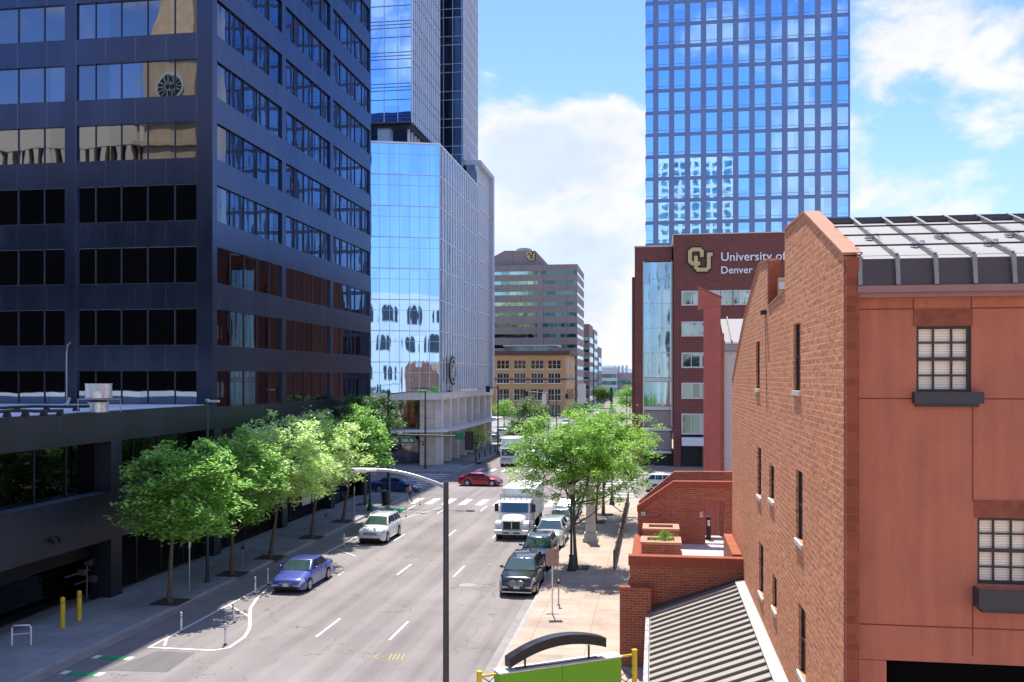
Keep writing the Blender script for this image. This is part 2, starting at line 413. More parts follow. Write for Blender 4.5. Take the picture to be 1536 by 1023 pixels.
def wm(op,a,b_=0.,c=None):
    nd=wn('ShaderNodeMath',operation=op)
    for i,v in enumerate((a,b_)+((c,) if c is not None else ())):
        if hasattr(v,'is_output'): t.links.new(v,nd.inputs[i])
        else: nd.inputs[i].default_value=v
    return nd.outputs[0]
def wr(f,a,b_,ca,cb):
    nd=wn('ShaderNodeMapRange'); nd.interpolation_type='SMOOTHSTEP'; t.links.new(f,nd.inputs[0])
    for i,v in enumerate((a,b_,ca,cb)): nd.inputs[i+1].default_value=v
    return nd.outputs[0]
cb=wn('ShaderNodeVectorMath',operation='MULTIPLY_ADD'); t.links.new(tc.outputs['Generated'],cb.inputs[0]); cb.inputs[1].default_value=(1,1,1.7); cb.inputs[2].default_value=(4.3,1.1,2.2)
n1=wn('ShaderNodeTexNoise'); n1.inputs['Scale'].default_value=5.5; n1.inputs['Detail'].default_value=10; n1.inputs['Roughness'].default_value=.57; n1.inputs['Distortion'].default_value=.2
t.links.new(cb.outputs[0],n1.inputs['Vector'])
n2=wn('ShaderNodeTexNoise'); n2.inputs['Scale'].default_value=11; n2.inputs['Detail'].default_value=8; n2.inputs['Roughness'].default_value=.6
t.links.new(cb.outputs[0],n2.inputs['Vector'])
cov=wm('ADD',n1.outputs['Fac'],wr(sp.outputs[2],.0,.16,.03,0.))
def blob(px,py,rad,amt):
    global cov
    d=wn('ShaderNodeVectorMath',operation='DISTANCE'); t.links.new(tc.outputs['Generated'],d.inputs[0]); d.inputs[1].default_value=ray(px,py).normalized()
    cov=wm('ADD',cov,wr(d.outputs['Value'],0,rad,amt,0))
for q in CLOUDS: blob(*q)
cl=wr(cov,.51,.65,0,1.)
shade=wr(n2.outputs['Fac'],.3,.7,.93,1.05)
cmx=wn('ShaderNodeMix',data_type='RGBA'); t.links.new(wr(cov,.60,.80,0,1),cmx.inputs[0]); cmx.inputs[6].default_value=(6.9,6.6,6.4,1); cmx.inputs[7].default_value=(4.9,5.5,6.4,1)
cc=wn('ShaderNodeVectorMath',operation='SCALE'); t.links.new(cmx.outputs[2],cc.inputs[0]); t.links.new(shade,cc.inputs['Scale'])

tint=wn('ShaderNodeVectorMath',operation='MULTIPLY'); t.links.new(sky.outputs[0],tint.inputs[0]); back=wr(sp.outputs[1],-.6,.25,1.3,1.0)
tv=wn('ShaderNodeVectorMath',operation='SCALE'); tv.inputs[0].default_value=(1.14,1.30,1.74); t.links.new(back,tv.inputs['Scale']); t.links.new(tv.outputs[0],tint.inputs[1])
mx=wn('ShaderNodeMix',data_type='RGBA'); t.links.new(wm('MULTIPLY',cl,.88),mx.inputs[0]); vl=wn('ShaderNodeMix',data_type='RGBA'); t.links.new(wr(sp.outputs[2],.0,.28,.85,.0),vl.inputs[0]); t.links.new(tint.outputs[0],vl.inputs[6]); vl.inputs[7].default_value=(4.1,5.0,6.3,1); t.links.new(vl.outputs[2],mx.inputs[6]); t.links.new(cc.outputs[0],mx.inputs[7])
bg=wn('ShaderNodeBackground'); bg.inputs[1].default_value=.10; t.links.new(mx.outputs[2],bg.inputs[0])
wo=wn('ShaderNodeOutputWorld'); t.links.new(bg.outputs[0],wo.inputs[0])
cam=bpy.data.cameras.new('camera'); co=bpy.data.objects.new('camera',cam); COL.objects.link(co); SC.camera=co
cam.sensor_width=36; cam.lens=36*F_/1536; cam.shift_y=(HY-511.5)/1536; cam.clip_end=9000; cam.clip_start=.2
co.location=(0,0,CH); co.rotation_euler=(R(90),0,YAW)
SC.view_settings.view_transform='Standard'; SC.view_settings.look='None'; SC.view_settings.exposure=.66; SC.view_settings.gamma=1
SC.cycles.max_bounces=8; SC.cycles.glossy_bounces=5; SC.cycles.diffuse_bounces=3; SC.cycles.transparent_max_bounces=8
SC.cycles.sample_clamp_indirect=6
try: SC.cycles.use_denoising=True
except Exception: pass
# ------------------------------------------------------------------ DARK OFFICE TOWER (left)
M['clad']=panel('navy_cladding',(.050,.068,.118),(.13,.155,.23),2.03,0,lw=.035,uo=.35,rough=.25,metal=.9,var=.09,spec=.9)
M['clad_pod']=panel('podium_cladding',(.020,.024,.036),(.05,.06,.08),2.05,0,lw=.03,uo=.1,rough=.42,metal=.3,var=.22,spec=.6)
M['tglass']=glass('tower_glass',(.17,.20,.25),.015,.010,.28,1.,.12,2.03,3.87)
M['tglass_dim']=glass('tower_glass_dimmed',(.095,.11,.145),.015,.012,.28,1.,.3,2.03,3.87)  # same glass tinted darker, so the street face reflects dimmer
M['pglass']=glass('podium_glass',(.055,.055,.06),.03,.02,.4,1.,.3,2.05,3.)
M['mull_d']=plain('mullion_dark',(.05,.055,.075),.4,.5)
T=thing('office_tower','dark navy office tower with ribbon windows above a low black podium, left of the avenue','office tower',(-27,54.1,0))
FX,FY,TY=-27.0,54.1,86.5
wb=[9.3+3.87*k for k in range(12)]; WH=2.29; TOP=55.4
b=MB(); b.box(-62,-27.9,55.0,85.6,0,TOP-.5); b.build('core_wall',M['black'],T)
b=MB()
zs=[(wb[k]+WH, (wb[k+1] if k<11 else TOP)) for k in range(12)]+[(7.95,wb[0])]
for z0,z1 in zs: b.box(-62,FX,FY,TY,z0,z1)
def pier(x0,x1,y0,y1,z0,z1): b.box(x0,x1,y0,y1,z0,z1)
gaps=[(wb[k],wb[k]+WH) for k in range(12)]
for z0,z1 in gaps:
    for y0,y1 in ((54.1,54.72),(64.97,65.72),(75.25,75.97),(86.2,86.5)): pier(FX-.6,FX,y0,y1,z0,z1)
    for x0,x1 in ((-28.05,-27.6),(-36.95,-36.15),(-45.7,-44.95),(-54.5,-53.7),(-62,-61.5)): pier(x0,x1,FY,FY+.6,z0,z1)
    pier(-62,-61.4,54.7,86.5,z0,z1); pier(-61.4,-27.6,TY-.4,TY,z0,z1)
b.build('wall',M['clad'],T)
def twin(axis,a0,a1,edges,z0,z1):
    m=MB()
    if axis=='x':   # face at x const, spans y
        m.box(FX-.28,FX-.16,a0,a1,z0,z1,0)
        for e in edges: m.box(FX-.17,FX-.10,e-.03,e+.03,z0,z1,1)
        m.box(FX-.16,FX-.06,a0,a1,z0,z0+.05,1)
    else:
        m.box(a0,a1,FY+.16,FY+.28,z0,z1,0)
        for e in edges: m.box(e-.03,e+.03,FY+.10,FY+.17,z0,z1,1)
        m.box(a0,a1,FY+.06,FY+.16,z0,z0+.05,1)
    m.build('window',[M['tglass_dim'] if axis=='x' else M['tglass'],M['mull_d']],T)
for z0,z1 in gaps:
    for a0,a1 in ((54.72,64.97),(65.72,75.25),(75.97,86.2)):
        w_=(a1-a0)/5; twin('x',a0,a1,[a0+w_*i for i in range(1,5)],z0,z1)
    for a0,a1 in ((-36.15,-28.05),(-44.95,-36.95),(-53.7,-45.7)):
        e=[a1-1.5,a1-3.32,a1-5.1,a1-6.85]; twin('y',a0,a1,e,z0,z1)
# podium
b=MB()
b.box(-70,FX,6,FY-.002,8.0,9.50)                      # upper fascia / roof deck edge
b.build('podium_fascia',M['clad_pod'],T)
b=MB(); b.box(-70,FX-.35,6.35,FY-.3,9.5,9.53); b.build('podium_roof',M['membrane'],T)
b=MB(); b.box(-70,FX,6,TY,3.08,5.40); b.box(FX-.02,FX+.05,6,TY,5.401,5.46)
b.build('podium_spandrel',M['clad_pod'],T)
b=MB(); b.box(-70,FX-.01,6.0,TY-.02,5.401,5.44); b.build('podium_sill',plain('sill_blue',(.10,.13,.19),.4,.3),T)
b=MB()
piers=[12.0,22.5,33.0,43.25,54.3,65.0,75.3,85.5]
for y in piers: b=MB(); b.box(FX-1.1,FX+.012,y,y+.95,.0,8.0); b.build('podium_pier',M['clad_pod'],T)
b=MB(); b.box(-70,FX-2.2,6,TY-.05,0,8.0); b.build('podium_core',M['black'],T)
for i in range(len(piers)-1):
    y0,y1=piers[i]+.95,piers[i+1]
    m=MB(); m.box(FX-1.02,FX-.92,y0,y1,5.44,8.0,0)
    k=int((y1-y0)/2.1); 
    for j in range(1,k): m.box(FX-.93,FX-.86,y0+(y1-y0)*j/k-.03,y0+(y1-y0)*j/k+.03,5.44,8.0,1)
    m.box(FX-.93,FX-.86,y0,y1,7.9,8.0,1)
    m.build('podium_window',[M['pglass'],M['mull_d']],T)
    m=MB()
    if i in (2,): # opening with gas pipes: louvre header, dark glazing
        m.box(FX-1.3,FX-1.1,y0,y1,2.2,3.08,1)
        for q in range(9): m.box(FX-1.1,FX-1.0,y0,y1,2.22+q*.095,2.26+q*.095,1)
        m.box(FX-2.0,FX-1.9,y0,y1,.1,2.2,0)
        m.build('service_recess',[M['pglass'],M['dark_metal']],T)
    elif i<6:
        nseg=4
        for j in range(nseg):
            a=y0+(y1-y0)*j/nseg; e=y0+(y1-y0)*(j+1)/nseg
            m.box(FX-.8,FX-.7,a,a+.1,.15,3.08,1); m.box(FX-.95,FX-.85,a,e,.15,3.08,0)
            for q in range(26): m.add([(FX-.70,a+.1,.25+q*.108),(FX-.70,e,.25+q*.108),(FX-.84,e,.34+q*.108),(FX-.84,a+.1,.34+q*.108)],[(0,1,2,3)],1)
        m.build('louver',[M['black'],M['dark_metal']],T)
    else:
        m.box(FX-.8,FX-.7,y0,y1,.15,3.08,0)
        for j in range(6): m.box(FX-.7,FX-.62,y0+(y1-y0)*j/5-.04,y0+(y1-y0)*j/5+.04,.15,3.08,1)
        m.build('storefront',[M['pglass'],M['mull_d']],T)
m=MB(); m.box(FX-.69,FX-.66,72.9,74.7,1.0,2.7); m.box(FX-.69,FX-.66,70.6,72.5,1.0,2.5)
m.build('window_poster',plain('poster',(.6,.6,.6),.6,0,.35,2.2),T)
# wall light on the podium
p=atx(80,808,FX); o=thing('security_light','small black twin floodlight fixed to the podium wall above the service recess','wall light',(FX,p.y,p.z))
m=MB(); m.box(FX,FX+.05,p.y-.12,p.y+.12,p.z-.12,p.z+.12); m.build('backplate',M['black'],o)
for s in (-1,1):
    m=MB(); m.prism([(FX+.05,p.y+s*.2-.13,p.z-.12),(FX+.3,p.y+s*.2-.13,p.z-.2),(FX+.3,p.y+s*.2-.13,p.z-.02),(FX+.05,p.y+s*.2-.13,p.z+.1)],(0,.26,0))
    m.build('lamp_head',M['black'],o)
# roof fan
p=atz(148,618,9.53); o=thing('roof_exhaust_fan','ribbed galvanised exhaust fan drum standing on the podium roof','exhaust fan',p)
x,y=p.x,p.y
m=MB(); m.cyl((x,y,9.53),(x,y,9.95),.40,n=24); m.cyl((x,y,9.95),(x,y,10.0),.5,n=24); m.build('duct',M['galv'],o)
m=MB(); m.cyl((x,y,10.2),(x,y,10.9),.60,n=28); 
for z in (10.22,10.55,10.88): m.cyl((x,y,z-.02),(x,y,z+.02),.625,n=28)
m.box(x+.05,x+.46,y-.64,y-.5,10.56,10.86); m.build('drum',M['galv'],o)
m=MB(); m.cyl((x,y,10.0),(x,y,10.2),.46,n=20,m=0); m.build('throat',M['dark_metal'],o)
m=MB()
for sx,sy in ((-.75,-.5),(.8,-.5),(-.75,.55),(.8,.55)): m.cyl((x+sx,y+sy,9.53),(x+sx,y+sy,10.16),.025,n=6)
m.box(x-.78,x+.83,y-.53,y-.47,10.13,10.18); m.box(x-.78,x+.83,y+.52,y+.58,10.13,10.18); m.box(x-.78,x-.72,y-.5,y+.55,10.13,10.18); m.box(x+.77,x+.83,y-.5,y+.55,10.13,10.18)
m.build('support_frame',M['grey_metal'],o)
# antenna + pipes
p=atz(100,612,9.53); x,y=p.x,p.y
o=thing('roof_mast','thin bent conduit mast rising from the podium roof against the dark tower','mast',p)
m=MB(); m.tube([(x,y,9.53),(x,y,12.6),(x+.05,y,12.95),(x+.22,y,13.1)],.035); m.build('pole',M['grey_metal'],o)
m=MB(); m.tube([(x-.3,y,9.6),(x,y,9.8),(x+.35,y,9.62)],.05); m.tube([(x+.1,y-.1,9.6),(x+.25,y-.1,10.1)],.06); m.build('mast_foot',M['galv'],o)
for (pa,pb,lab) in (((0,612),(160,609),'dark pipe run on small blocks across the podium roof, behind the fan'),((-5,618),(95,616),'shorter pipe on the podium roof nearest its edge')):
    a=atz(pa[0],pa[1],9.75); e=atz(pb[0],pb[1],9.75); o=thing('roof_pipe',lab,'pipe',(a.x,a.y,9.53),'pipes on the podium roof')
    m=MB(); m.tube([a,a.lerp(e,.3)+Vector((0,0,.05)),a.lerp(e,.6),e],.07); m.build('pipe',M['dark_metal'],o)
    for q in (.15,.42,.7,.95):
        r_=a.lerp(e,q); m=MB(); m.prism([(r_.x-.16,r_.y-.1,9.53),(r_.x+.16,r_.y-.1,9.53),(r_.x+.08,r_.y-.1,9.72),(r_.x-.08,r_.y-.1,9.72)],(0,.2,0)); m.build('support_block',M['black'],o)
# ------------------------------------------------------------------ GLASS TOWER ON A GLASS PODIUM
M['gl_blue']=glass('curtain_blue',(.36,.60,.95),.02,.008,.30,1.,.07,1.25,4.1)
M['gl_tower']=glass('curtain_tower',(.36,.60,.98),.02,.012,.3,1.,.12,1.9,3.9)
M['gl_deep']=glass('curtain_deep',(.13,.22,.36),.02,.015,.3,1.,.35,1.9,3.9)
M['mull_l']=plain('mullion_light',(.50,.56,.62),.35,.6,.05)
M['mull_b']=plain('mullion_blue',(.10,.17,.27),.4,.5,.05)
M['fin']=plain('fin_aluminium',(.84,.84,.84),.4,.35,.06)
M['stone']=panel('stone_panels',(.78,.71,.62),(.42,.37,.31),2.4,.6,lw=.02,rough=.85,var=.06,spec=.2)
M['stone_tan']=panel('tan_stone',(.66,.53,.40),(.34,.24,.16),1.2,.4,lw=.02,rough=.85,var=.1,spec=.2)
M['canopy']=plain('canopy_light',(.75,.74,.72),.5,.2,.06)
G=thing('glass_tower','blue glass tower with pale vertical fins on a glazed podium, past the cross street','glass tower',(-27,115.3,0))
GX,GY=-27.0,115.3; E=Vector((-50.8,107.8)); C0=Vector((GX,GY)); FARY=141.0; FARY2=153.0
ux=(E-C0).normalized()     # along the front face, to the left
nx=Vector((-ux.y,ux.x)); nx = nx if nx.y<0 else -nx   # outward (towards the camera)
zb,ztp=9.2,40.6
poly=[C0,Vector((GX,FARY)),Vector((-60,FARY)),Vector((-60,E.y+1)),E]
m=MB(); ins=[C0+Vector((-.45,.4)),Vector((GX-.45,FARY)),Vector((-60,FARY)),Vector((-60,E.y+1.4)),E+Vector((0,.45))]
m.prism([(p.x,p.y,zb) for p in ins],(0,0,ztp-zb-.3)); m.build('core_wall',plain('core_grey',(.2,.22,.24),.8),G)
def fpt(u,o=0.): p=C0+ux*u+nx*o; return p
def fbox(m,u0,u1,o0,o1,z0,z1,mi=0):
    P=[fpt(u0,o0),fpt(u1,o0),fpt(u1,o1),fpt(u0,o1)]; m.prism([(p.x,p.y,z0) for p in P],(0,0,z1-z0),mi)
m=MB(); fbox(m,0,25,-.2,0,zb,ztp)
m.build('front_glazing',M['gl_blue'],G)
m=MB()
nz=8; fh=(ztp-zb)/nz
for k in range(nz+1): fbox(m,0,25,0.001,.09,zb+k*fh-.05,zb+k*fh+.05)
for k in range(nz): fbox(m,0,25,0.001,.05,zb+k*fh+fh*.66-.025,zb+k*fh+fh*.66+.025)
for k in range(21): fbox(m,k*1.25-.03,k*1.25+.03,.0015,.11,zb,ztp)
m.build('front_mullions',M['mull_l'],G)
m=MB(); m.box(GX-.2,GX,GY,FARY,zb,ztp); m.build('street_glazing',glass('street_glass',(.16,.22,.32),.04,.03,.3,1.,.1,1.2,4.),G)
m=MB()
for k in range(int((FARY-GY)/1.6)+1):
    y=GY+k*1.6; m.box(GX,GX+.13,y-.05,y+.05,zb+.3,ztp+ (.0 if k%2 else .25))
for k in range(nz+1): m.box(GX+.001,GX+.08,GY,FARY,zb+k*fh-.05,zb+k*fh+.05)
m.build('street_fins',M['fin'],G)
m=MB(); fbox(m,-.05,25,-.5,.16,ztp,ztp+.18); m.box(-59,GX+.1,GY,FARY,ztp+.001,ztp+.17); m.build('parapet',M['fin'],G)
# higher framed bay at the far end of the podium
m=MB(); m.box(-50,GX-.15,FARY+.01,FARY2,zb,43.9); m.build('bay_glazing',glass('bay_glass',(.35,.40,.46),.04,.03,.3,1.,.1,1.2,4.),G)
m=MB(); m.box(-50,GX+.5,FARY+.01,FARY2+.3,43.9,44.6); m.box(GX-.3,GX+.5,FARY2-1.3,FARY2+.3,zb,43.9)
m.build('bay_frame',panel('bay_stone',(.52,.54,.60),(.3,.32,.4),5,2.,lw=.04,rough=.6,var=.05),G)
m=MB()
for k in range(9): m.box(GX-.15,GX+.0,FARY+.4+k*1.15,FARY+.5+k*1.15,zb,43.88)
for k in range(9): m.box(GX-.149,GX+.05,FARY+.02,FARY2-1.3,zb+k*4.05-.06,zb+k*4.05+.06)
m.build('bay_fins',M['fin'],G)
# upper tower block A (overhanging) and B
AX,AY,AY2=-31.5,118.6,134.6; HT=84
m=MB(); m.box(-60,AX-.2,AY+.25,AY2,44.7,HT-.3); m.build('tower_core',plain('core_grey',(.2,.22,.24),.8),G)
m=MB(); m.box(-60,AX,AY,AY+.2,44.7,HT); m.build('tower_front_glazing',M['gl_tower'],G)
m=MB()
for k in range(10):
    z=44.7+k*4.1
    for dz in (0,.45,.9,2.9): m.box(-60,AX,AY-.07,AY-.001,z+dz-.035,z+dz+.035)
m.build('tower_rails',M['mull_b'],G)
m=MB()
for k in range(16): m.box(AX-k*1.85-.04,AX-k*1.85+.04,AY-.12,AY-.0005,44.7,HT)
m.build('tower_mullions',M['mull_l'],G)
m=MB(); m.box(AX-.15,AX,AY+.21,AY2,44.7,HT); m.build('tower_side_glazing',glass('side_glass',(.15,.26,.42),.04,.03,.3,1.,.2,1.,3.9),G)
m=MB()
for k in range(15): y=AY+.1+k*1.12; m.box(AX,AX+.14,y-.07,y+.07,44.5,HT)
m.build('tower_side_fins',M['fin'],G)
m=MB()
for k in range(11):
    z=44.7+k*4.1
    for dz in (0,1.3): m.box(AX+.001,AX+.07,AY+.1,AY2,z+dz-.05,z+dz+.05)
m.build('tower_side_rails',M['mull_b'],G)
m=MB(); m.box(-60,AX-.3,AY+.6,AY2,44.2,44.69); m.build('soffit',M['dark_metal'],G)
m=MB(); m.box(-60,AX-4.5,AY+5,AY2,ztp+.2,44.19,0); m.build('terrace_glazing',M['gl_blue'],G)
m=MB(); m.box(-36.4,-34.7,AY+1.0,AY+2.4,ztp+.2,44.19)
m.build('terrace_column',M['mull_l'],G)
m=MB()
for k in range(9): m.box(AX-1.1,AX-.8,AY+2+k*1.7,AY+2.25+k*1.7,ztp+.2,44.19)
m.build('terrace_posts',M['fin'],G)
BX,BY,BY2=-29.0,139.8,151.5; HB=88
m=MB(); m.box(-58,BX-.2,BY+.01,BY2,44.62,HB-.3); m.build('back_core',plain('core_grey',(.2,.22,.24),.8),G)
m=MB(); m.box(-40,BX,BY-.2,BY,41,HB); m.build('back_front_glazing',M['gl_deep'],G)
m=MB()
for k in range(12):
    z=41+k*4.2
    for dz in (0,1.3): m.box(-40,BX,BY-.28,BY-.201,z+dz-.05,z+dz+.05)
for k in range(7): m.box(BX-.15-k*1.45-.05,BX-.15-k*1.45+.05,BY-.32,BY-.2005,41,HB)
m.build('back_mullions',M['mull_l'],G)
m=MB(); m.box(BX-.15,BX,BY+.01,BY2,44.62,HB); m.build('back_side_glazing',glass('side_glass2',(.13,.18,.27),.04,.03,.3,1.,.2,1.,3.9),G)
m=MB()
for k in range(11): y=BY+.1+k*1.12; m.box(BX,BX+.14,y-.07,y+.07,44.62,HB)
for k in range(22): m.box(BX,BX+.09,BY,BY2,44.7+k*2.05-.06,44.7+k*2.05+.06)
m.build('back_side_fins',M['fin'],G)
# base storeys
m=MB(); fbox(m,-.25,26,-1.5,.35,8.35,9.19); m.box(GX-1.5,GX+.35,GY+.2,FARY2,8.35,9.19); m.build('cornice_band',M['stone'],G)
m=MB(); fbox(m,2.5,26,-1.6,-1.2,.3,8.34); m.build('corner_glazing',glass('shop_glass',(.16,.15,.15),.05,.03,.4,1.,.3,1.8,4),G)
m=MB()
for k in range(9): fbox(m,2.6+k*1.8-.04,2.6+k*1.8+.04,-1.19,-1.1,.3,8.34)
fbox(m,2.6,20,-1.18,-1.12,3.9,4.0)
m.build('corner_mullions',M['mull_d'],G)
for y in (GY+.3,GY+5.2,GY+10.,GY+15.,GY+20.,GY+25.3,GY+30.5,GY+36.): m=MB(); m.box(GX-1.0,GX+.25,y,y+.95,.0,8.34); m.build('stone_pier',M['stone'],G)
m=MB(); fbox(m,9.4,10.4,-.6,.2,0,8.34); m.build('stone_pier',M['stone'],G)
m=MB(); fbox(m,.5,2.45,-.9,-.1,.0,8.34); m.box(GX-3,GX-1.2,GY+.5,FARY2-.2,0,8.33); m.build('tan_wall',M['stone_tan'],G)
m=MB()
for k in range(8):
    y=GY+1.6+k*4.9
    m.box(GX-1.19,GX-1.05,y,y+3.3,.4,3.9)
    if k>2: m.box(GX-1.0,GX-.8,y-.2,y+3.7,5.4,8.2)
m.build('street_window',M['window_dark'],G)
m=MB(); fbox(m,-1.0,26,-1.0,1.6,4.35,4.62); m.box(GX-1.2,GX+1.9,GY+.8,FARY2+1,4.36,4.61); m.build('canopy',M['canopy'],G)
p=atx(679,556,GX+.44); o=thing('round_emblem','round black emblem disc mounted on the fins of the glass podium','emblem',(GX+.43,p.y,p.z))
m=MB(); m.cyl((GX+.43,p.y,p.z),(GX+.50,p.y,p.z),1.95,n=36); m.build('disc',M['black'],o)
m=MB()
for rr,a0,a1 in ((1.55,20,330),(.95,200,500),(.45,0,300)):
    m.tube([(GX+.52,p.y+rr*math.cos(R(a)),p.z+rr*math.sin(R(a))) for a in range(a0,a1,14)],.09,6)
m.tube([(GX+.52,p.y-.5,p.z-.9),(GX+.52,p.y,p.z+.2),(GX+.52,p.y+.5,p.z+.9)],.12,6)
m.build('line_drawing',M['offwhite'],o)
# ------------------------------------------------------------------ ORANGE AND BROWN BUILDINGS
o=thing('orange_brick_building','four storey orange brick building with dark cornice and glazed roof house, mid distance','brick building',(-25,264,0))
yF=264.; xr=-25.; xl=-50.; ytop=atx(848,528,xr).z; ztop=CH+(HY-528)/F_*266.5
def zpx(py,d): return CH+(HY-py)/F_*d
D=267.
zr=[zpx(q,D) for q in (527,552,562,575,598,619,642)]  # heights of rows
m=MB(); m.box(xl,xr,yF,yF+28,0,zpx(533,D)); m.build('wall',M['brick_orange'],o)
m=MB(); m.box(xl,xr+.9,yF-.9,yF+28.5,zpx(533,D)+.01,zpx(530,D)); m.box(xl,xr+1.3,yF-1.3,yF+29,zpx(530,D)+.01,zpx(526.5,D)); m.box(xl,xr+.3,yF-.3,yF+28.2,zpx(570,D),zpx(568,D))
m.build('cornice',plain('cornice_brown',(.11,.065,.045),.7),o)
def owin(x0,x1,z0,z1,n,side=None):
    m=MB()
    if side is None:
        m.box(x0,x1,yF-.06,yF+.1,z0,z1,0)
        for j in range(n+1): xx=x0+(x1-x0)*j/n; m.box(xx-(.12 if n==3 or j in(0,2,4) else .05),xx+(.12 if n==3 or j in(0,2,4) else .05),yF-.16,yF-.05,z0,z1,1)
        m.box(x0,x1,yF-.15,yF-.055,(z0+z1)/2-.06,(z0+z1)/2+.06,1)
        m.box(x0-.15,x1+.15,yF-.3,yF-.05,z0-.25,z0-.01,2)
    else:
        m.box(xr-.1,xr+.06,x0,x1,z0,z1,0); m.box(xr-.1,xr+.15,(x0+x1)/2-.15,(x0+x1)/2+.15,z0,z1,1)
    m.build('window',[M['window_dark'],M['brick_orange'] if n==3 else M['stone_tan'],M['stone']],o)
cols=[(745.5,764),(771,789),(796.5,815.5),(822,841.5)]
for a,e in cols:
    x0=(a-CX)/F_*D; xa=aty(a,560,yF).x; xb=aty(e,560,yF).x
    for (t0,t1,n) in ((541,553,3),(560.5,574.5,4),(584,600,4),(607.5,625,4)):
        owin(xa,xb,zpx(t1,D),zpx(t0,D),n)
for (ya,yb) in ((266,270),(272,275.5),(277.5,281),(283,287)):
    for (t0,t1) in ((541,553),(560.5,574.5),(584,600),(607.5,622)): owin(ya,yb,zpx(t1,D),zpx(t0,D),1,1)
m=MB(); xa=aty(757,520,yF+6).x; xb=aty(822,520,yF+6).x; m.box(xa,xb,yF+6,yF+16,zpx(528,D),zpx(518.5,D)); m.build('roof_house_glazing',glass('rh_glass',(.35,.5,.5),.1,.0,.3,.6),o)
m=MB(); m.box(xa-.3,xb+3,yF+5,yF+17,zpx(518.4,D),zpx(516.5,D)); m.box(xa+5.0,xa+5.4,yF+5.8,yF+6,zpx(528,D),zpx(518.5,D)); m.box(xa+9.0,xa+9.4,yF+5.8,yF+6,zpx(528,D),zpx(518.5,D)); m.build('roof_house_roof',M['offwhite'],o)
o=thing('brown_office_building','brown striped office block with green ribbon windows and gabled penthouse, behind the orange building','office building',(-25,300,0))
M['brownclad']=panel('brown_cladding',(.28,.232,.21),(.17,.135,.12),7.6,0,lw=.15,rough=.8,var=.05,spec=.3)
M['bglass']=glass('green_glass',(.22,.42,.42),.06,.05,.25,1.,.35,3.,3.4)
yF2=302.; D2=304.; zt2=zpx(397,D2)
m=MB(); m.box(-60,-25.3,yF2+.3,330,0,zt2-.2); m.build('core_wall',M['window_dark'],o)
rows=[(406.5,411.5),(421,426.3),(437,442.2),(453,458.3),(469,474.2),(485,490.3),(501,506.3),(517,522),(533,538),(549,554),(565,570),(581,586),(597,602),(612,617)]
m=MB(); prev=zt2
for a,e in rows:
    m.box(-60,-25,yF2,331,zpx(a,D2),prev); prev=zpx(e,D2)
m.box(-60,-25,yF2,331,0,prev)
xa=aty(806,420,yF2).x; xb=aty(814,420,yF2).x
for a,e in rows[1:]: m.box(xa,xb,yF2,yF2+.25,zpx(e,D2),zpx(a,D2))
for a,e in rows: m.box(-25.25,-25,yF2,yF2+.5,zpx(e,D2),zpx(a,D2))
m.build('wall',M['brownclad'],o)
for a,e in rows:
    m=MB(); m.box(-60,-25.3,yF2+.12,yF2+.25,zpx(e,D2),zpx(a,D2)); m.build('window',M['bglass'],o)
    m=MB(); m.box(-25.29,-25.12,yF2+.6,330,zpx(e,D2),zpx(a,D2)); m.build('side_window',glass('pale_glass',(.6,.66,.70),.1,.0,.3,.8),o)
P=[aty(q[0],q[1],yF2+3) for q in ((730,392),(738,386),(757,376),(803,376),(818,392.5))]; base=zt2-.1
m=MB(); m.prism([(P[0].x,yF2+3,base)]+[(p.x,yF2+3,max(p.z,base)) for p in P[:]]+[(P[4].x+.01,yF2+3,base)],(0,22,0)); m.build('penthouse',M['brownclad'],o)
p=aty(786,374,yF2+8)
m=MB(); m.cyl((p.x,p.y,zpx(378,D2)),(p.x,p.y,zpx(371,D2+4)),2.6,n=16); m.cyl((p.x,p.y,zpx(371,D2+4)),(p.x,p.y,zpx(370,D2+4)),2.0,n=16)
m.build('roof_unit',M['grey_metal'],o)
# ------------------------------------------------------------------ far strips of buildings
def zone(name,label,cat,px0,px1,ytop,y,depth,mat,win=None,right=None,base=0):
    a=aty(px0,600,y); e=aty(px1,600,y); z=aty((px0+px1)/2,ytop,y).z
    o=thing(name,label,cat,(e.x,y,0)); m=MB(); m.box(a.x,e.x,y,y+depth,0,z); m.build('wall',mat,o)
    if win:
        fh=win; k=0; zz_=2.5
        while zz_+fh<z:
            m=MB(); m.box(a.x+.3,e.x-.3,y-.12,y-.01,zz_,zz_+fh*.55); m.box(e.x+.01,e.x+.12,y+.5,y+depth-.5,zz_,zz_+fh*.55)
            m.build('window',M['bglass'],o); zz_+=fh
    return o
zone('far_block','narrow brown and green glazed block just past the striped office building','office building',868,884,486,345,20,plain('far_brown',(.22,.16,.15),.8),3.6)
zone('far_block','slim dark glass block with stepped top, second past the striped office building','office building',876,891,494,368,22,plain('far_teal',(.08,.13,.15),.5),3.4)
zone('far_block','low teal glass block at the end of the row on the left','office building',880,897.5,520,400,25,plain('far_slate',(.10,.14,.16),.6),3.8)
o=zone('campus_building','low pale campus building with teal glazing at the far end of the avenue','campus building',893,925,551,560,30,plain('far_white',(.50,.52,.56),.7),4.2)
o=zone('campus_building','pinkish low campus block beside the teal glazed one, far end of the avenue','campus building',925,975,559,575,30,plain('far_pink',(.42,.31,.30),.8),4.5)
o=thing('rooftop_stacks','row of pale exhaust stacks on the far campus roof','roof stacks',aty(930,552,580))
m=MB()
for q in (922,928,934,940):
    p=aty(q,559,580); m.cyl((p.x,580,p.z-2),(p.x,580,p.z+4.5),.9,.7,n=10)
m.build('stack_row',M['offwhite'],o)
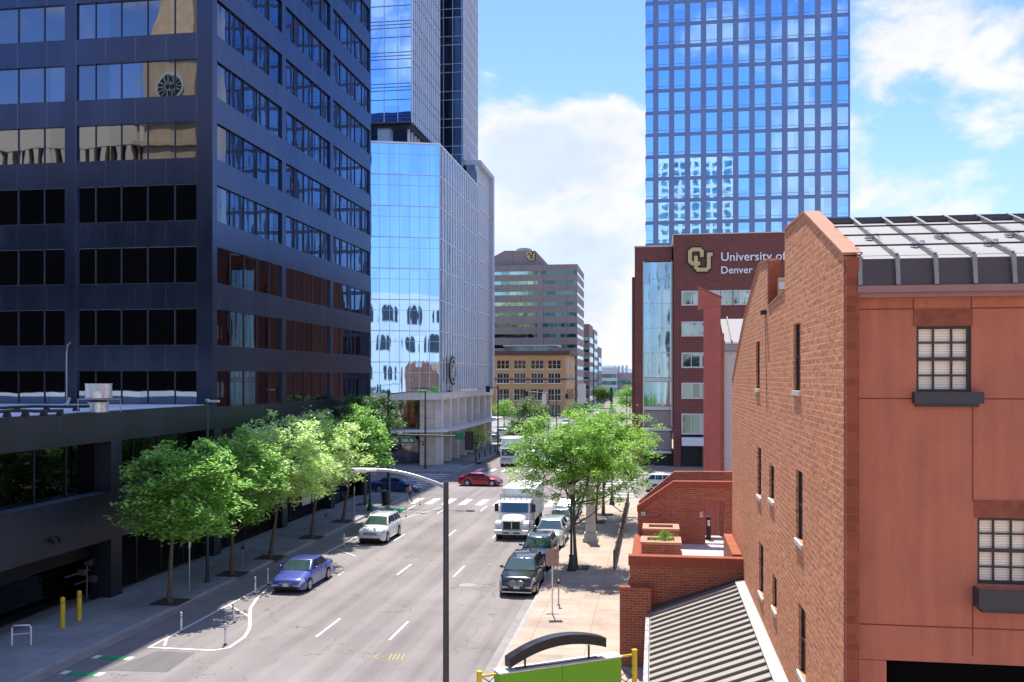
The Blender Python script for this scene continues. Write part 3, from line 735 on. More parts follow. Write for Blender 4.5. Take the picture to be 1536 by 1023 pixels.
# ------------------------------------------------------------------ RED UNIVERSITY BUILDING
U=thing('university_building','dark red brick university building with glass stair strip and white lettering sign','university building',(-2.6,118,0))
uy=118.; DU=117.
def ux_(px,y=uy): return aty(px,500,y).x
def uz(py,px=1040,y=uy): return aty(px,py,y).z
m=MB()
xa,xb,xc=ux_(952),ux_(965),ux_(1008)
m.box(xa,xb,uy+.0,150,0,uz(371,955)); m.box(xb,xc,uy,150,uz(392,985),uz(369,985)); m.box(xb,xc,uy+.8,150,0,uz(392,985))
m.box(xa-.35,xa+.6,uy+.5,150,0,uz(415,955))
x0=ux_(1010); x1=ux_(1360)
m.box(x0,x1,uy-.8,150,uz(640),uz(352,1100))
m.box(x0,ux_(1021),uy-.8,uy+.5,0,uz(640)-.01)
m.box(ux_(1052),ux_(1060),uy-.8,uy+.5,0,uz(640)-.01)
m.build('wall',M['brick_univ'],U)
m=MB(); m.box(xa-.05,xc+.3,uy-.06,150.1,uz(371,955)+.01,uz(369,955)); m.box(x0-.06,x1,uy-.9,150,uz(352,1100)+.01,uz(350.5,1100)); m.build('coping',M['offwhite'],U)
gz=glass('stair_glass',(.27,.42,.50),.05,.03,.22,1.,.15,1.2,3.8)
m=MB(); m.box(xb+.1,xc-.1,uy+.2,uy+.79,uz(566,985),uz(393,985),0)
for q in (979,994): m.box(ux_(q)-.04,ux_(q)+.04,uy+.12,uy+.19,uz(566,985),uz(393,985),1)
for py in (418,455,492,529): m.box(xb,xc,uy+.12,uy+.199,uz(py,985)-.05,uz(py,985)+.05,1)
m.build('stair_glazing',[gz,M['mull_l']],U)
m=MB(); m.box(xb+.1,xc-.1,uy+.2,uy+.79,uz(609,985),uz(573,985),0)
for q in (979,994): m.box(ux_(q)-.04,ux_(q)+.04,uy+.12,uy+.19,uz(609,985),uz(573,985),1)
m.build('bridge_glazing',[gz,M['mull_l']],U)
m=MB()
for a,e in ((572.5,566.5),(615,609.5),(646,641),(680,676)): m.box(xb,xc-.05,uy-.1,uy+.78,uz(a,985),uz(e,985))
m.box(xb-.05,xb+.1,uy-.15,uy+.3,uz(640,985),uz(392,985)); m.box(xc-.12,xc+.06,uy-.15,uy+.3,uz(640,985),uz(392,985)); m.build('white_bands',M['offwhite'],U)
m=MB(); m.box(xb+.1,xc-.1,uy+.1,uy+.79,uz(640,985),uz(616,985)); m.box(xb+.1,xc-.1,uy+.1,uy+.79,uz(675,985),uz(647,985)); m.build('garage_panel',plain('garage_panel',(.30,.26,.24),.7),U)
m=MB(); m.box(xb+.1,ux_(1090),uy+.6,uy+.9,0,uz(681,985)); m.box(ux_(1021),ux_(1130),uy+.0,uy+.3,0,uz(641)); m.build('garage_opening',M['black'],U)
m=MB(); m.box(ux_(1022),ux_(1080),uy-2.2,uy-.8,uz(667),uz(655)); m.build('awning',M['white'],U)
gw=glass('univ_window',(.20,.29,.31),.05,.025,.4,1.,.35,1.4,3.8)
for (ta,tb) in ((438,458),(484,504),(530,551),(575,597),(621,650)):
    spans=[(1023,1050),(1052,1079),(1082,1098),(1099,1126)] if ta==438 else [(1023,1050),(1052,1079)]
    spans=spans+[(1140,1190),(1200,1250),(1260,1310)]
    for a,e in spans:
        m=MB(); X0,X1,Z0,Z1=ux_(a),ux_(e),uz(tb),uz(ta); yy=uy-.8
        m.box(X0,X1,yy-.02,yy+.05,Z0,Z1,0)
        for xx in (X0,X1): m.box(xx-.09,xx+.09,yy-.1,yy-.015,Z0,Z1,1)
        m.box((X0+X1)/2-.05,(X0+X1)/2+.05,yy-.09,yy-.0155,Z0,Z1,1)
        for zz_ in (Z0,Z1): m.box(X0-.09,X1+.09,yy-.11,yy-.0145,zz_-.09,zz_+.09,1)
        m.build('window',[gw,M['offwhite']],U)
# lettering and logo
def text(body,loc,width,parent,name,mat,rot=(R(90),0,0),ext=.05):
    cu=bpy.data.curves.new(name,'FONT'); cu.body=body; cu.size=1; cu.extrude=ext; cu.resolution_u=3
    cu.offset=.012
    o=bpy.data.objects.new(name,cu); COL.objects.link(o); bpy.context.view_layer.update()
    k=width/max(o.dimensions.x,.01); cu.size=k; cu.materials.append(mat)
    o.rotation_euler=rot
    bpy.context.view_layer.update(); me=bpy.data.meshes.new_from_object(o.evaluated_get(bpy.context.evaluated_depsgraph_get()))
    bpy.data.objects.remove(o,do_unlink=True); o=bpy.data.objects.new(name,me); COL.objects.link(o); o.rotation_euler=rot
    if parent: o.parent=parent; o.location=Vector(loc)-OFF[parent.name]
    else: o.location=loc
    return o
yy=uy-.9
S_=thing('lettering_sign','white letters University of Denver beside a gold CU emblem high on the red brick wall','sign',(ux_(1080),uy-.8,uz(410)))
M['sign_white']=plain('sign_white',(.85,.85,.85),.5,0,.02)
text('University of',(ux_(1080),yy,uz(392,1120)),ux_(1177)-ux_(1080),S_,'lettering',M['sign_white'])
text('Denver',(ux_(1080),yy,uz(411,1110)),ux_(1127)-ux_(1080),S_,'lettering',M['sign_white'])
def cu_logo(parent,cx,cz,y,h,mg,mb_):
    u=h/10.
    def stroke(pts,w,mat,dy,name):
        m=MB()
        for (a,e) in zip(pts[:-1],pts[1:]):
            a=Vector(a);e=Vector(e); d=(e-a).normalized(); n=Vector((-d.y,d.x))*w/2; a2=a-d*w*.35; e2=e+d*w*.35
            Q=[a2+n,e2+n,e2-n,a2-n]; m.prism([(cx+q.x*u,y-dy,cz+q.y*u) for q in Q],(0,-.05,0)); dy+=.004
        m.build(name,mat,parent)
    Cc=[(.6,1.6),(.6,3.4),(-.3,4.2),(-3.2,4.2),(-4.2,3.3),(-4.2,-.6),(-3.2,-1.6),(-.6,-1.6)]
    Uu=[(-1.8,1.0),(-1.8,-3.2),(-.9,-4.2),(2.4,-4.2),(3.4,-3.2),(3.4,2.0),(4.4,2.0)]
    for pts in (Cc,Uu): stroke(pts,2.7,mb_,.02,'emblem_outline')
    for pts,dd in ((Cc,.14),(Uu,.22)): stroke(pts,1.55,mg,dd,'emblem_letter')
M['gold']=plain('gold_paint',(.62,.46,.19),.45,.2,.04)
cu_logo(S_,(ux_(1029)+ux_(1071))/2,(uz(371)+uz(411))/2,uy-.82,uz(373)-uz(409),M['gold'],M['black'])
px_=aty(796,384,yF2+3)
Bs=thing('rooftop_emblem','small gold CU emblem on the gabled penthouse of the brown office block','sign',(px_.x,yF2+2.9,px_.z))
cu_logo(Bs,px_.x,px_.z,yF2+2.9,3.0,M['gold'],M['black'])
# ------------------------------------------------------------------ BLUE GLASS TOWER (right)
V=thing('blue_glass_tower','tall blue glass tower with a grid of square windows behind the university building','glass tower',(-1.8,191,0))
vy=190.5
va=aty(969,160,vy).x; vb=aty(1275,160,vy).x
M['vmetal']=plain('tower_spandrel',(.17,.22,.34),.35,.55,.10,.4)
M['vglass']=glass('tower_window_glass',(.36,.62,.92),.02,.006,.35,1.,.10,2.9,4.05)
m=MB(); m.box(va,vb,vy+.2,vy+36,0,108); m.build('core_wall',M['vmetal'],V)
# rows: pixel y of row lines at the left edge 33 px apart
z_of=lambda py: aty(1000,py,vy).z
row0=z_of(334); rp=(z_of(4)-z_of(334))/10.
ncol=12.5; cw=(vb-va)/12.55
m=MB()
nrow=27
for k in range(nrow): z=row0+(k-9)*rp; m.box(va,vb,vy-.05,vy+.19,z-.36,z+.36); m.box(va-.14,va+.01,vy,vy+35,z-.2,z+.2)
for j in range(14):
    x=va+(j-.55)*cw+.0; x=max(va,x); x2=min(vb,va+(j-.55)*cw+cw*.34)
    if x2>x: m.box(x,x2,vy-.15,vy+.2,0,108)
for k in range(nrow+1):
    z=row0+(k-9.5)*rp
m.build('facade_grid',M['vmetal'],V)
cnt=0; far=[]
order=[]
for k in range(nrow-1):
    for j in range(13):
        x0=va+(j-.55)*cw+cw*.34; x1=min(vb,va+(j+.45)*cw); x0=max(va,x0)
        z0=row0+(k-9)*rp+.36; z1=z0+rp-.72
        order.append((x0,x1,z0,z1))
vis=[q for q in order if q[2]>36 and q[2]<85]; vis.sort(key=lambda q:-q[2]); main=vis[:100]; rest=[q for q in order if q not in main]
def vwin(m,x0,x1,z0,z1):
    m.box(x0,x1,vy+.02,vy+.15,z0,z1,0); m.box(x0,x1,vy-.04,vy+.019,z0+.5,z0+.56,1)
for q in main:
    m=MB(); vwin(m,*q); m.build('window',[M['vglass'],M['mull_b']],V)
m=MB()
for q in rest: vwin(m,*q)
o=m.build('window',[M['vglass'],M['mull_b']],V); o['kind']='stuff'
# ------------------------------------------------------------------ BUILDINGS BEHIND THE CAMERA (seen as reflections in the glass)
K=thing('clock_tower','tan brick clock tower with white dial, seen only mirrored in the dark office windows','clock tower',(-92,-60,0))
M['tanbrick']=plain('tan_brick',(.62,.42,.24),.85,0,.15,.6)
kx,ky=-93.,-60.
m=MB(); m.box(kx-6,kx+6,ky-12,ky,0,75); m.box(kx-6.8,kx+6.8,ky-12.8,ky+.8,74,76.5); m.box(kx-6.6,kx+6.6,ky-12.6,ky+.6,60.5,61.5); m.box(kx-6.6,kx+6.6,ky-12.6,ky+.6,56,57); m.build('shaft',M['tanbrick'],K)
m=MB(); m.add([(kx-5,ky-11,76.5),(kx+5,ky-11,76.5),(kx+5,ky-1,76.5),(kx-5,ky-1,76.5),(kx-2,ky-8,90),(kx+2,ky-8,90),(kx+2,ky-4,90),(kx-2,ky-4,90),(kx,ky-6,100)],[(0,1,5,4),(1,2,6,5),(2,3,7,6),(3,0,4,7),(4,5,8),(5,6,8),(6,7,8),(7,4,8)]); m.build('roof',M['tanbrick'],K)
m=MB(); m.cyl((kx,ky,67.5),(kx,ky+.3,67.5),3.0,n=32); m.build('dial',M['offwhite'],K)
m=MB(); m.cyl((kx,ky+.3,67.5),(kx,ky+.35,67.5),2.5,n=32); m.build('dial_face',M['black'],K)
m=MB(); 
for i in range(12):
    a=i*R(30); m.tube([(kx+.6*math.cos(a),ky+.4,67.5+.6*math.sin(a)),(kx+2.4*math.cos(a),ky+.4,67.5+2.4*math.sin(a))],.1,5)
m.build('dial_spokes',M['offwhite'],K)
for i in range(3):
    xx=kx-3.6+i*3.6; m=MB(); m.box(xx-1.1,xx+1.1,ky,ky+.1,45.5,51); m.cyl((xx,ky,51),(xx,ky+.1,51),1.1,n=20); m.build('arched_window',M['black'],K)
o=thing('finned_office_block','beige office block with vertical concrete fins, seen only mirrored in the dark office windows','office building',(-120,-70,0))
m=MB(); m.box(-175,-66,-100,-75,0,66); m.build('core_wall',plain('block_dark',(.05,.045,.04),.5),o)
m=MB()
for i in range(36): m.box(-175+i*3.1,-174+i*3.1+.5,-75,-73.6,0,60)
m.box(-175,-66,-75,-73.5,60,66); m.build('fins',plain('beige_fins',(.78,.64,.46),.85),o)
o=thing('black_office_block','plain black office block, seen only mirrored in the dark office windows','office building',(-50,-25,0))
m=MB(); m.box(-150,-52,-55,-25,0,44); m.build('wall',M['matte'],o)
o=thing('white_arched_building','white building with dark round openings, seen only mirrored in the glass podium','building',(24,-28,0))
m=MB(); m.box(2,48,-46,-28,0,35); m.build('wall',plain('white_conc',(.75,.74,.72),.8),o)
for r_ in range(4):
    for k in range(6):
        m=MB(); cx_=6+k*7.6+(r_%2)*1.5; rr=1.6+.9*((r_*5+k*3)%4)/3; zc_=5+r_*8.2; m.cyl((cx_,-28.0,zc_),(cx_,-27.9,zc_),rr,n=18); m.box(cx_-rr,cx_+rr,-28.0,-27.88,zc_-2.6,zc_); m.build('arched_window',M['window_dark'],o)
o=thing('white_apartment_tower','white apartment tower with dark window openings, seen only mirrored in the blue glass tower','apartment tower',(24,-200,0))
m=MB(); m.box(1,48,-230,-200,0,146); m.build('wall',plain('white_conc',(.75,.74,.72),.8),o)
m=MB()
for k in range(28):
    for j in range(7): m.box(3+j*6.4,7.4+j*6.4,-199.99,-199.8,2+k*5.1,5+k*5.1)
m.build('window_row',M['bglass'],o)
# ------------------------------------------------------------------ BRICK BUILDING (right foreground)
H_=thing('brick_gable_building','orange brick gable wall with slot windows and salmon stucco front under grey metal roof','brick building',(3.3,17.4,0))
wx=3.3; wt=.24
def yx(px,py): q=atx(px,py,wx); return (q.y,q.z)
prof=[(yx(1098.5,571)[0],0),yx(1098.5,571)]+[yx(1108,520),yx(1119,466),yx(1139,397),yx(1153,390),yx(1153,461),yx(1177,437),yx(1177,346),yx(1207,320),(17.25,13.35),(17.25,0)]
slots=[(1134,1139.5,512,583),(1190.4,1200.7,485,586),(1136,1141.7,671,744),(1154,1161,698,750),(1194,1204,706,812),(1138.7,1145,816,892),(1158.8,1165,864,914),(1198,1208.5,911,1015)]
holes=[]
for a,e,t0,t1 in slots:
    m_=(a+e)/2; ya=atx(e,500,wx).y; yb=atx(a,500,wx).y; holes.append((ya,yb,atx(m_,t1,wx).z,atx(m_,t0,wx).z))
b=MB(); b.prism([(wx,q[0],q[1]) for q in prof],(wt,0,0)); wall=b.build('brick_wall',M['brick_main'],H_)
# cut the slots
cb_=MB()
for (ya,yb,z0,z1) in holes: cb_.box(wx-.3,wx+wt+.3,ya,yb,z0,z1)
cut=cb_.build('cutter',M['brick_main'],H_)
md=wall.modifiers.new('cut','BOOLEAN'); md.operation='DIFFERENCE'; md.object=cut; md.solver='EXACT'
bpy.context.view_layer.update()
dg=bpy.context.evaluated_depsgraph_get(); nm=bpy.data.meshes.new_from_object(wall.evaluated_get(dg))
wall.modifiers.clear(); wall.data=nm; bpy.data.objects.remove(cut,do_unlink=True)
for (ya,yb,z0,z1) in holes:
    m=MB(); m.box(wx+.09,wx+.13,ya+.001,yb-.001,z0,z1,0)
    for yy in (ya+.03,yb-.03,): m.box(wx+.06,wx+.09,yy-.03,yy+.03,z0,z1,1)
    m.box(wx+.06,wx+.089,ya,yb,(z0+z1)/2-.03,(z0+z1)/2+.03,1)
    w_=m.build('window',[M['window_dark'],M['dark_metal']],H_)
    m=MB(); m.box(wx-.05,wx+.06,ya-.04,yb+.04,z0-.11,z0-.001); m.build('sill',M['offwhite'],w_)
# coping and quoin
m=MB()
def cop(p,q,th=.05):
    a=Vector((0,p[0],p[1])); e=Vector((0,q[0],q[1])); d=(e-a).normalized(); n=Vector((0,-d.z,d.y)); n= n if n.z>0 else -n
    Q=[a+n*.003,e+n*.003,e+n*th,a+n*th]; m.prism([(wx-.03,v.y,v.z) for v in Q],(wt+.10,0,0))
cop(prof[1],prof[2]);cop(prof[2],prof[3]);cop(prof[3],prof[4]);cop(prof[4],prof[5]);cop(prof[6],prof[7]);cop(prof[8],prof[9]);cop(prof[9],(17.2,13.36))
m.build('coping',plain('coping_brick',(.42,.19,.12),.85,0,.2,4),H_)
m=MB(); m.box(wx+.01,wx+wt-.02,17.03,17.249,0,13.3); m.build('quoin',M['quoin'],H_)
m=MB(); q=prof[5]; m.box(wx-.01,wx+wt+.1,q[0]-.001,q[0]+.2,prof[6][1],q[1]-.02); m.build('notch_quoin',M['quoin'],H_)
m=MB(); m.box(wx+wt+.002,8.5,28.0,36,9.5,14.1); m.build('dormer_wall',plain('dormer_tan',(.52,.33,.17),.8),H_)
m=MB(); m.box(wx+wt+.002,8.6,27.8,28.0-.001,13.75,13.95); m.build('dormer_trim',M['offwhite'],H_)
# crack stain: downpipe at the notch
m=MB(); q=yx(1149,466); m.box(wx-.16,wx+.0,q[0]-.25,q[0]+.1,q[1]-.12,q[1]); m.tube([(wx-.03,q[0]-.05,q[1]-.12),(wx-.03,q[0]-.3,q[1]-1.6),(wx-.03,q[0]-.5,q[1]-3.)],.008,5); m.build('scupper',M['dark_metal'],H_)
# stucco front
sy=17.32
sx=lambda px,py=600: aty(px,py,sy).x
sz=lambda py,px=1400: aty(px,py,sy).z
zE=12.72; XE=16.
m=MB()
wins=[(1374.5,1457,489,588),(1466,1546,777,877)]
W_=[(sx(a,540),sx(e,540),sz(t1,(a+e)/2),sz(t0,(a+e)/2)) for a,e,t0,t1 in wins]
# wall as strips round the two windows
xs=sorted([wx+wt]+[v for q in W_ for v in q[:2]]+[XE])
zs_=6.2
for i in range(len(xs)-1):
    xm=(xs[i]+xs[i+1])/2; zc=zs_
    for (a,e,z0,z1) in W_:
        if a<xm<e: m.box(xs[i],xs[i+1],sy,sy+.35,zc,z0); zc=z1
    m.box(xs[i],xs[i+1],sy,sy+.35,zc,zE)
st=m.build('stucco_wall',M['stucco'],H_,clean=False)
m=MB()
jz=[sz(464,1300),sz(598,1400)]
for z in jz: 
    for xa_,xb_ in ((wx+wt,sx(1370)) ,(sx(1458),XE)): m.box(xa_,xb_,sy-.004,sy-.001,z-.011,z+.011)
m.box(wx+wt,XE,sy-.004,sy-.001,sz(940,1400)-.012,sz(940,1400)+.012)
for (px,t0,t1) in ((1370,440,463),(1457,440,489),(1459,606,752),(1459,905,984)): x=sx(px); m.box(x-.010,x+.010,sy-.0045,sy-.0012,sz(t1,px),sz(t0,px))
m.build('stucco_joints',plain('joint',(.20,.045,.03),.95),H_)
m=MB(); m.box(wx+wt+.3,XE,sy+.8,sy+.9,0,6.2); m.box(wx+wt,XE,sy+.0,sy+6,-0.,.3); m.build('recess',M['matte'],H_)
m=MB(); m.box(wx+wt,wx+wt+.5,sy,sy+.8,0,6.19); m.build('recess_pier',M['stucco'],H_)
bl=NT('blinds'); p=bl.sep(bl.pos()); ln=bl.math('LESS_THAN',bl.math('PINGPONG',p[2],.0225),.004)
lowf=bl.ramp(bl.noise(bl.pos(),1.5,2),.3,.7,.85,1.1)
bl.set(bl.mix(ln,(.95,.80,.63),(.50,.34,.27)),.7); M['blinds']=bl.mat
M['lintel']=plain('lintel_brick',(.26,.07,.035),.85,0,.3,5,bump=.3)
M['sash']=plain('sash_black',(.02,.02,.022),.45)
gl=NT('window_pane'); gl.set((.8,.85,.9),.02,0,.5); gl.b.inputs['Transmission Weight'].default_value=1; gl.b.inputs['IOR'].default_value=1.05; M['pane']=gl.mat
for i,(a,e,z0,z1) in enumerate(W_):
    m=MB(); m.box(a,e,sy+.12,sy+.14,z0,z1); wo_=m.build('window',M['blinds'],H_)
    m=MB(); w_=e-a; h_=z1-z0; yy=sy+.07
    for x in (a,e-.05): m.box(x,x+.05,yy-.02,yy+.06,z0,z1)
    for z in (z0,z1-.05): m.box(a+.05,e-.05,yy-.02,yy+.06,z,z+.05)
    m.box(a+.05,e-.05,yy-.021,yy+.061,z0+h_*.5-.03,z0+h_*.5+.03)
    for f in (1/3.,2/3.): m.box(a+w_*f-.014,a+w_*f+.014,yy,yy+.04,z0+.05,z1-.05)
    for f in (.25,.75): m.box(a+.05,e-.05,yy+.001,yy+.041,z0+h_*f-.014,z0+h_*f+.014)
    m.build('sash',M['sash'],wo_)
    m=MB(); m.box(a-.05,e+.02,sy-.02,sy+.3,z1+.002,z1+.30); m.build('lintel',M['lintel'],wo_)
    if i==0:
        m=MB(); m.box(a-.07,e+.16,sy-.16,sy+.1,z0-.20,z0-.002); m.box(a-.02,e+.1,sy-.09,sy,z0-.26,z0-.2); m.build('sill',plain('sill_black',(.045,.04,.045),.6),wo_)
o=thing('window_box','black planter box mounted under the lower right sash window','window box',(W_[1][0],sy,W_[1][2]))
a,e,z0,z1=W_[1]
m=MB()
for (xa_,xb_,ya_,yb_) in ((a-.08,e+.1,sy-.34,sy-.30),(a-.08,a-.04,sy-.3,sy-.002),(e+.06,e+.1,sy-.3,sy-.002)): m.box(xa_,xb_,ya_,yb_,z0-.36,z0-.04)
m.box(a-.04,e+.06,sy-.3,sy-.002,z0-.36,z0-.3); m.box(a-.0,e+.0,sy-.25,sy,z0-.44,z0-.36); m.build('box',plain('sill_black',(.045,.04,.045),.6),o)
m=MB(); m.box(a-.03,e+.05,sy-.29,sy-.01,z0-.2,z0-.12); m.box(a+.1,a+.8,sy-.25,sy-.1,z0-.12,z0-.1); m.build('liner',M['galv'],o)
# roof
M['roofm']=plain('standing_seam',(.31,.30,.29),.8,.0,.1,.8)
M['fasc']=plain('fascia_brown',(.085,.065,.062),.5,.3,.12,2)
ye,ze=17.15,13.28; yr,zrg=21.0,14.57
m=MB(); m.prism([(wx+wt+.01,ye,ze),(wx+wt+.01,yr,zrg),(wx+wt+.01,yr,zrg-.12),(wx+wt+.01,ye+.05,ze-.12)],(XE-wx,0,0))
m.build('metal_roof',M['roofm'],H_)
m=MB(); m.prism([(wx+wt+.01,yr+.001,zrg),(wx+wt+.01,33.,9.8),(wx+wt+.01,33.,9.6),(wx+wt+.01,yr+.001,zrg-.12)],(XE-wx,0,0)); m.build('rear_roof',M['roofm'],H_)
m=MB()
mans_y=sy-.17
m.prism([(wx+wt+.02,ye-.001,ze-.01),(wx+wt+.02,ye-.08,zE+.08),(wx+wt+.02,sy+.1,zE+.08),(wx+wt+.02,sy+.1,ze-.13),(wx+wt+.02,ye+.05,ze-.13)],(XE-wx,0,0))
m.build('mansard_fascia',M['fasc'],H_)
m=MB(); m.box(wx+wt-.05,XE,mans_y-.14,sy+.02,zE-.04,zE+.075); m.box(wx+wt-.04,XE,mans_y-.04,sy+.02,zE-.12,zE-.041); m.build('gutter',plain('gutter_mauve',(.30,.15,.13),.5,.1),H_)
m=MB()
N=Vector((0,-(zrg-ze),(yr-ye))).normalized()
seams=[aty(q,437,17.1).x for q in (1289,1343.5,1401,1461,1520)]
sp_=(seams[-1]-seams[0])/4
k=0
x=seams[0]-sp_*0
xs_=[seams[0]+sp_*i for i in range(0,16)]
for x in xs_:
    if x<XE:
        P=[(x-.03,ye,ze),(x-.03,yr,zrg),(x-.03,yr+N.y*.09,zrg+N.z*.09),(x-.03,ye+N.y*.09-.02,ze+N.z*.09)]
        m.prism(P,(.06,0,0)); m.prism([(x-.035,ye-.0,ze+.05),(x-.035,ye-.09,ze+.03),(x-.035,ye-.15,zE+.09),(x-.035,ye-.06,zE+.09)],(.07,0,0))
m.build('roof_seams',plain('seam_grey',(.26,.24,.235),.45,.4),H_)
m=MB(); m.box(wx+wt,XE,yr-.09,yr+.12,zrg+.02,zrg+.06); m.box(wx+wt,XE,yr-.35,yr-.28,zrg-.1,zrg-.02); m.build('ridge_cap',M['fasc'],H_)
# snow guards: three rails with clamps
m=MB()
for f in (.10,.36,.60):
    y=ye+(yr-ye)*f+N.y*.16; z=ze+(zrg-ze)*f+N.z*.16
    m.cyl((wx+wt,y,z),(XE,y,z),.018,n=6)
m.build('snow_rail',M['dark_metal'],H_)
for i,x in enumerate([wx+wt+.5+sp_*(j+.15) for j in range(8)]):
    f=.24 if i%2 else .44
    y=ye+(yr-ye)*f; z=ze+(zrg-ze)*f; m=MB()
    for dx in (-.07,.07): m.box(x+dx-.04,x+dx+.04,y-.05,y+.05,z+.03,z+.12)
    m.box(x-.14,x+.14,y-.02,y+.02,z+.02,z+.06); m.build('snow_guard',M['offwhite'],H_)
# hidden bulk so the house is a body
m=MB(); m.box(wx+wt+.01,XE,sy+.95,41.4,0,9.4); m.build('rear_volume',M['brick_main'],H_)
# ------------------------------------------------------------------ SECOND WING
Q_=thing('pink_stucco_wing','second gabled wing with narrow pink stucco end wall behind the nearest brick gable','brick building',(2.75,59,0))
y2=59.
gx=lambda px,py=600,y=y2: aty(px,py,y).x
gz_=lambda py,px=1065,y=y2: aty(px,py,y).z
m=MB()
m.prism([(gx(1056),y2,0),(gx(1081),y2,0),(gx(1081),y2,gz_(450,1081)),(gx(1056),y2,gz_(438))],(0,.5,0)); m.build('end_wall',M['stucco2'],Q_)
m=MB(); m.prism([(gx(1046.5),y2-.06,gz_(466)),(gx(1056),y2-.06,gz_(462)),(gx(1081),y2-.06,gz_(458,1081)),(gx(1081.5),y2-.06,gz_(447,1081)),(gx(1047),y2-.06,gz_(431))],(0,.055,0)); m.build('corbel',M['stucco2'],Q_)
m=MB(); m.prism([(gx(1046.5),y2-.1,gz_(430.5)),(gx(1083),y2-.1,gz_(447,1081)),(gx(1083),y2-.1,gz_(445,1081)),(gx(1046.5),y2-.1,gz_(428.5))],(0,.8,0)); m.build('coping',M['brick_patio'],Q_)
m=MB(); m.box(gx(1081)+.001,gx(1086.5),y2+.1,y2+.6,0,gz_(500)); m.build('quoin',M['brick_patio'],Q_)
m=MB(); m.box(gx(1086.5)+.01,gx(1086.5)+8,y2+.35,y2+12,0,gz_(527)); m.build('side_wall',plain('beige_stucco',(.52,.50,.46),.9,0,.06),Q_)
m=MB(); a=gx(1086.5)+.01; m.box(a,a+8,y2+.1,y2+.34,gz_(526),gz_(516)); m.prism([(a,y2+.0,gz_(516)),(a+8,y2+.0,gz_(516)),(a+8,y2+4,gz_(484)+.35),(a,y2+4,gz_(484)+.35)],(0,.1,.12)); m.build('metal_roof',M['roofm'],Q_)
m=MB(); 
for j in range(6): m.prism([(a+.4+j*1.2,y2-.05,gz_(516)+.1),(a+.47+j*1.2,y2-.05,gz_(516)+.1),(a+.47+j*1.2,y2+3.95,gz_(484)+.5),(a+.4+j*1.2,y2+3.95,gz_(484)+.5)],(0,.0,.14))
m.build('roof_seams',M['fasc'],Q_)
# ------------------------------------------------------------------ PATIO (raised brick terrace)
PT=thing('brick_terrace','raised red brick terrace with parapet, sloped stair wall and doorway along the sidewalk','terrace',(-1,36.3,0))
py_=36.3; pzt=4.32; fl=2.95
m=MB()
m.box(-.98,wx-.001,py_,py_+.35,0,pzt-.38)      # front parapet
m.box(-1.35,-.15,py_-.35,py_-.001,0,pzt-1.15)
m.box(-.98,-.63,py_+.35,47,0,pzt-.38-.9)     # street side wall
m.build('parapet_wall',M['brick_patio'],PT)
m=MB(); m.box(-1.03,wx-.001,py_-.05,py_+.4,pzt-.379,pzt); m.box(-1.03,-.58,py_+.4,47,pzt-1.279,pzt-.95); m.build('soldier_course',M['brick_soldier'],PT)
m=MB(); m.box(-.62,4.6,py_+.36,47,fl-.2,fl); m.build('terrace_floor',slabs('terrace_slab',(.52,.46,.44),3,3,(.3,.25,.22),.04),PT)
y3=47.; tx=lambda px,py=780: aty(px,py,y3).x; tz=lambda py,px=1020: aty(px,py,y3).z
m=MB()
L_=tx(957); D0,D1,Rr=tx(1058),tx(1087),tx(1097)
top=[(L_,tz(768,957)),(tx(1010),tz(731,1010)),(D0,tz(731,1058))]
m.prism([(L_,y3,0),(D0,y3,0),(D0,y3,top[2][1]),(top[1][0],y3,top[1][1]),(L_,y3,top[0][1])],(0,.35,0))
m.box(D0+.001,D1,y3,y3+.35,tz(750),top[2][1]); m.box(D1+.001,Rr+.6,y3,y3+.35,0,top[2][1])
m.build('stair_wall',M['brick_patio'],PT)
m=MB()
def capseg(a,e):
    m.prism([(a[0],y3-.05,a[1]+.002),(e[0],y3-.05,e[1]+.002),(e[0],y3-.05,e[1]+.3),(a[0],y3-.05,a[1]+.3)],(0,.45,0))
capseg((L_-.05,top[0][1]),top[1]); capseg(top[1],(Rr+.6,top[2][1])); m.build('stair_wall_cap',M['brick_soldier'],PT)
m=MB(); 
a0=(L_-.02,y3+.36); 
m.prism([(L_-.02,y3+2.8,0),(D0-.1,y3+2.8,0),(D0-.1,y3+2.8,top[2][1]+.5),(top[1][0]+.1,y3+2.8,top[1][1]+.5),(L_-.02,y3+2.8,top[0][1]+.15)],(0,.35,0)); m.box(D0-.099,Rr+.6,y3+2.8,y3+3.15,tz(752),top[2][1]+.5); m.box(D1-.1,Rr+.6,y3+2.8,y3+3.15,0,tz(752)-.001); m.box(L_-.02,L_+.3,y3+.36,y3+2.79,0,top[0][1]+.1); m.build('rear_stair_wall',M['brick_patio'],PT)
m=MB(); m.box(D0,Rr+1,y3+.36,y3+2.7,fl-.2,fl); m.build('doorway_floor',M['concrete'],PT)
m=MB(); m.box(wx-.35,wx-.001,37.,41.8,fl+.001,fl+1.4); m.build('side_ledge',M['brick_patio'],PT)
o=thing('wall_sign','small pinkish notice plate on the brick stair wall beside the doorway','sign',(tx(1052),y3,tz(771)))
m=MB(); m.box(tx(1049),tx(1055),y3-.03,y3-.001,tz(776),tz(766)); m.build('plate',plain('sign_pink',(.45,.2,.17),.6),o)
m=MB(); m.box(tx(1050),tx(1054),y3-.034,y3-.0301,tz(774),tz(772)); m.box(tx(1050),tx(1054),y3-.034,y3-.0301,tz(770),tz(768)); m.build('print',M['offwhite'],o)
o=thing('wall_lamp','small white security lamp low on the brick stair wall at its street end','wall light',(tx(965),y3,tz(772)))
m=MB(); m.box(tx(962),tx(968),y3-.15,y3-.001,tz(774),tz(769)); m.build('lamp_body',M['white'],o)
m=MB(); m.box(tx(963),tx(967),y3-.2,y3-.1501,tz(773.5),tz(770)); m.build('lens',M['grey_metal'],o)
